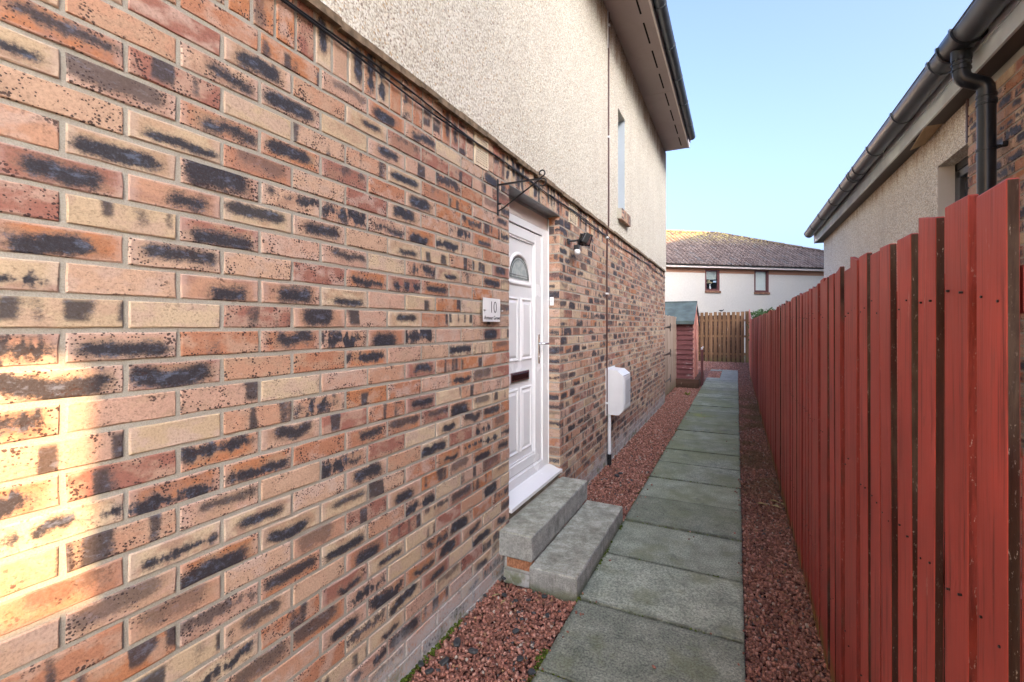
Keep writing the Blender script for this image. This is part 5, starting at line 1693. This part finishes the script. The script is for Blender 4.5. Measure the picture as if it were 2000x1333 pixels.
# tiled roof: joined tiles with a bullnose step and a roll each; hip falls to the right
PITCH = math.tan(R(33)); RUN = 4.3
hx, _d = px_to_local(1450)
hip_x = hx + .9
tv = []; tf_ = []; tr = []
tw = .30; gauge = .345
cosp, sinp = math.cos(R(33)), math.sin(R(33))
rows = int(RUN / (gauge * cosp)) + 1
prof = [(-.5, .0), (-.36, .052), (-.20, .060), (-.08, .0), (.14, -.006), (.5, .0)]
for r_ in range(rows):
    s0 = r_ * gauge
    for c_ in range(int((X1_ - X0_ + 1) / tw) + 2):
        xc = X0_ - .2 + (c_ + .5) * tw
        yh = s0 * cosp
        if xc > hip_x + (RUN - yh) * 3.0: continue
        base = len(tv)
        r1 = rng.uniform(-.006, .006)
        for (s_, lift) in ((s0 - .03, .036), (s0 + gauge, .006)):
            for (u_, h_) in prof:
                yy = -.40 + s_ * cosp; zz = EZ + .16 + s_ * sinp
                n_y, n_z = -sinp, cosp
                hh = h_ + lift + r1
                tv.append((xc + u_ * tw, yy + n_y * hh, zz + n_z * hh))
        for i in range(5):
            tf_.append((base + i, base + i + 1, base + 7 + i, base + 6 + i))
        nb_ = len(tv)
        for (u_, h_) in prof:
            s_ = s0 - .03
            yy = -.40 + s_ * cosp; zz = EZ + .16 + s_ * sinp
            tv.append((xc + u_ * tw, yy, zz))
        for i in range(5): tf_.append((base + i + 1, base + i, nb_ + i, nb_ + i + 1))
        tr += [rng.random()] * (len(tv) - base)
me = bpy.data.meshes.new('roof_tiles'); me.from_pydata(tv, [], tf_)
at = me.attributes.new('rnd', 'FLOAT', 'POINT'); at.data.foreach_set('value', np.array(tr, np.float32)); me.materials.append(M['tile'])
o = link_obj('roof_tiles', me, fh); tag(o, kind='stuff')
RZ = EZ + .16 + RUN * PITCH
rd = MB()
xx = X0_
while xx < hip_x:
    rd.prism([(RUN - .40 + q[0], RZ + .0 + q[1]) for q in arc(0, 0, .14, 0, 180, 6)], 'x', xx, xx + .44); xx += .45
ht = Vector((hip_x, RUN - .4, RZ)); hb_ = Vector((hip_x + RUN * 3.0, -.45, EZ + .16)); nseg = 12
for i in range(nseg):
    a = ht.lerp(hb_, i / nseg); b = ht.lerp(hb_, (i + .97) / nseg)
    rd.tube([a + Vector((0, 0, .03)), b + Vector((0, 0, .05))], .12, 8)
rd.build('ridge_tiles', M['tile'], fh)
rb2 = MB()
z_e = EZ + .14
rb2.add([(X0_ - .2, -.38, z_e), (hip_x + RUN * 2.95, -.38, z_e), (hip_x, RUN - .4, RZ - .03), (X0_ - .2, RUN - .4, RZ - .03),
         (X0_ - .2, 2 * RUN - .4, z_e), (hip_x + RUN * 2.95, 2 * RUN - .4, z_e)], [(0, 1, 2, 3), (3, 2, 5, 4), (1, 5, 2)])
rb2.build('roof_underlay', M['tile'], fh)

# added blocks, unseen behind the bungalow, that keep the low sun off the alley
ng = thing('alley_sun_blocker', 'unseen tall block added to keep the low sun off the alley', 'sun blocker')
TX = 14.5
TY = 1.0 - (TX - XW) * math.tan(R(SUN_AZ))
TH_ = 5.6 + RISE * (TX + 1.6)
mb = MB(); mb.box(TX, TX + 8, TY, 50, -.3, TH_); mb.build('wall', M['far_render'], ng)
mb = MB(); mb.box(TX - .2, TX + 8.2, TY - .02, 50.2, TH_ + .003, TH_ + .15); mb.build('roof', M['tile'], ng)
for k in range(9):
    for zz in (1.0, 3.8, 6.6, 9.4):
        mb = MB(); mb.box(TX - .04, TX + .02, -9 + k * 6.5, -7.7 + k * 6.5, zz, zz + 1.25); mb.build('window', M['frame_dark'], ng)

nh = thing('far_roof_sun_blocker', 'unseen rear block added to keep sun off the far roof', 'sun blocker')  # added unseen block that shades the rear house's roof
mb = MB(); mb.box(10.2, 14.3, 12.5, 31, -.3, 14.8); mb.build('wall', M['far_render'], nh)
mb = MB(); mb.box(10.1, 14.4, 12.4, 31.1, 14.802, 14.95); mb.build('roof', M['tile'], nh)
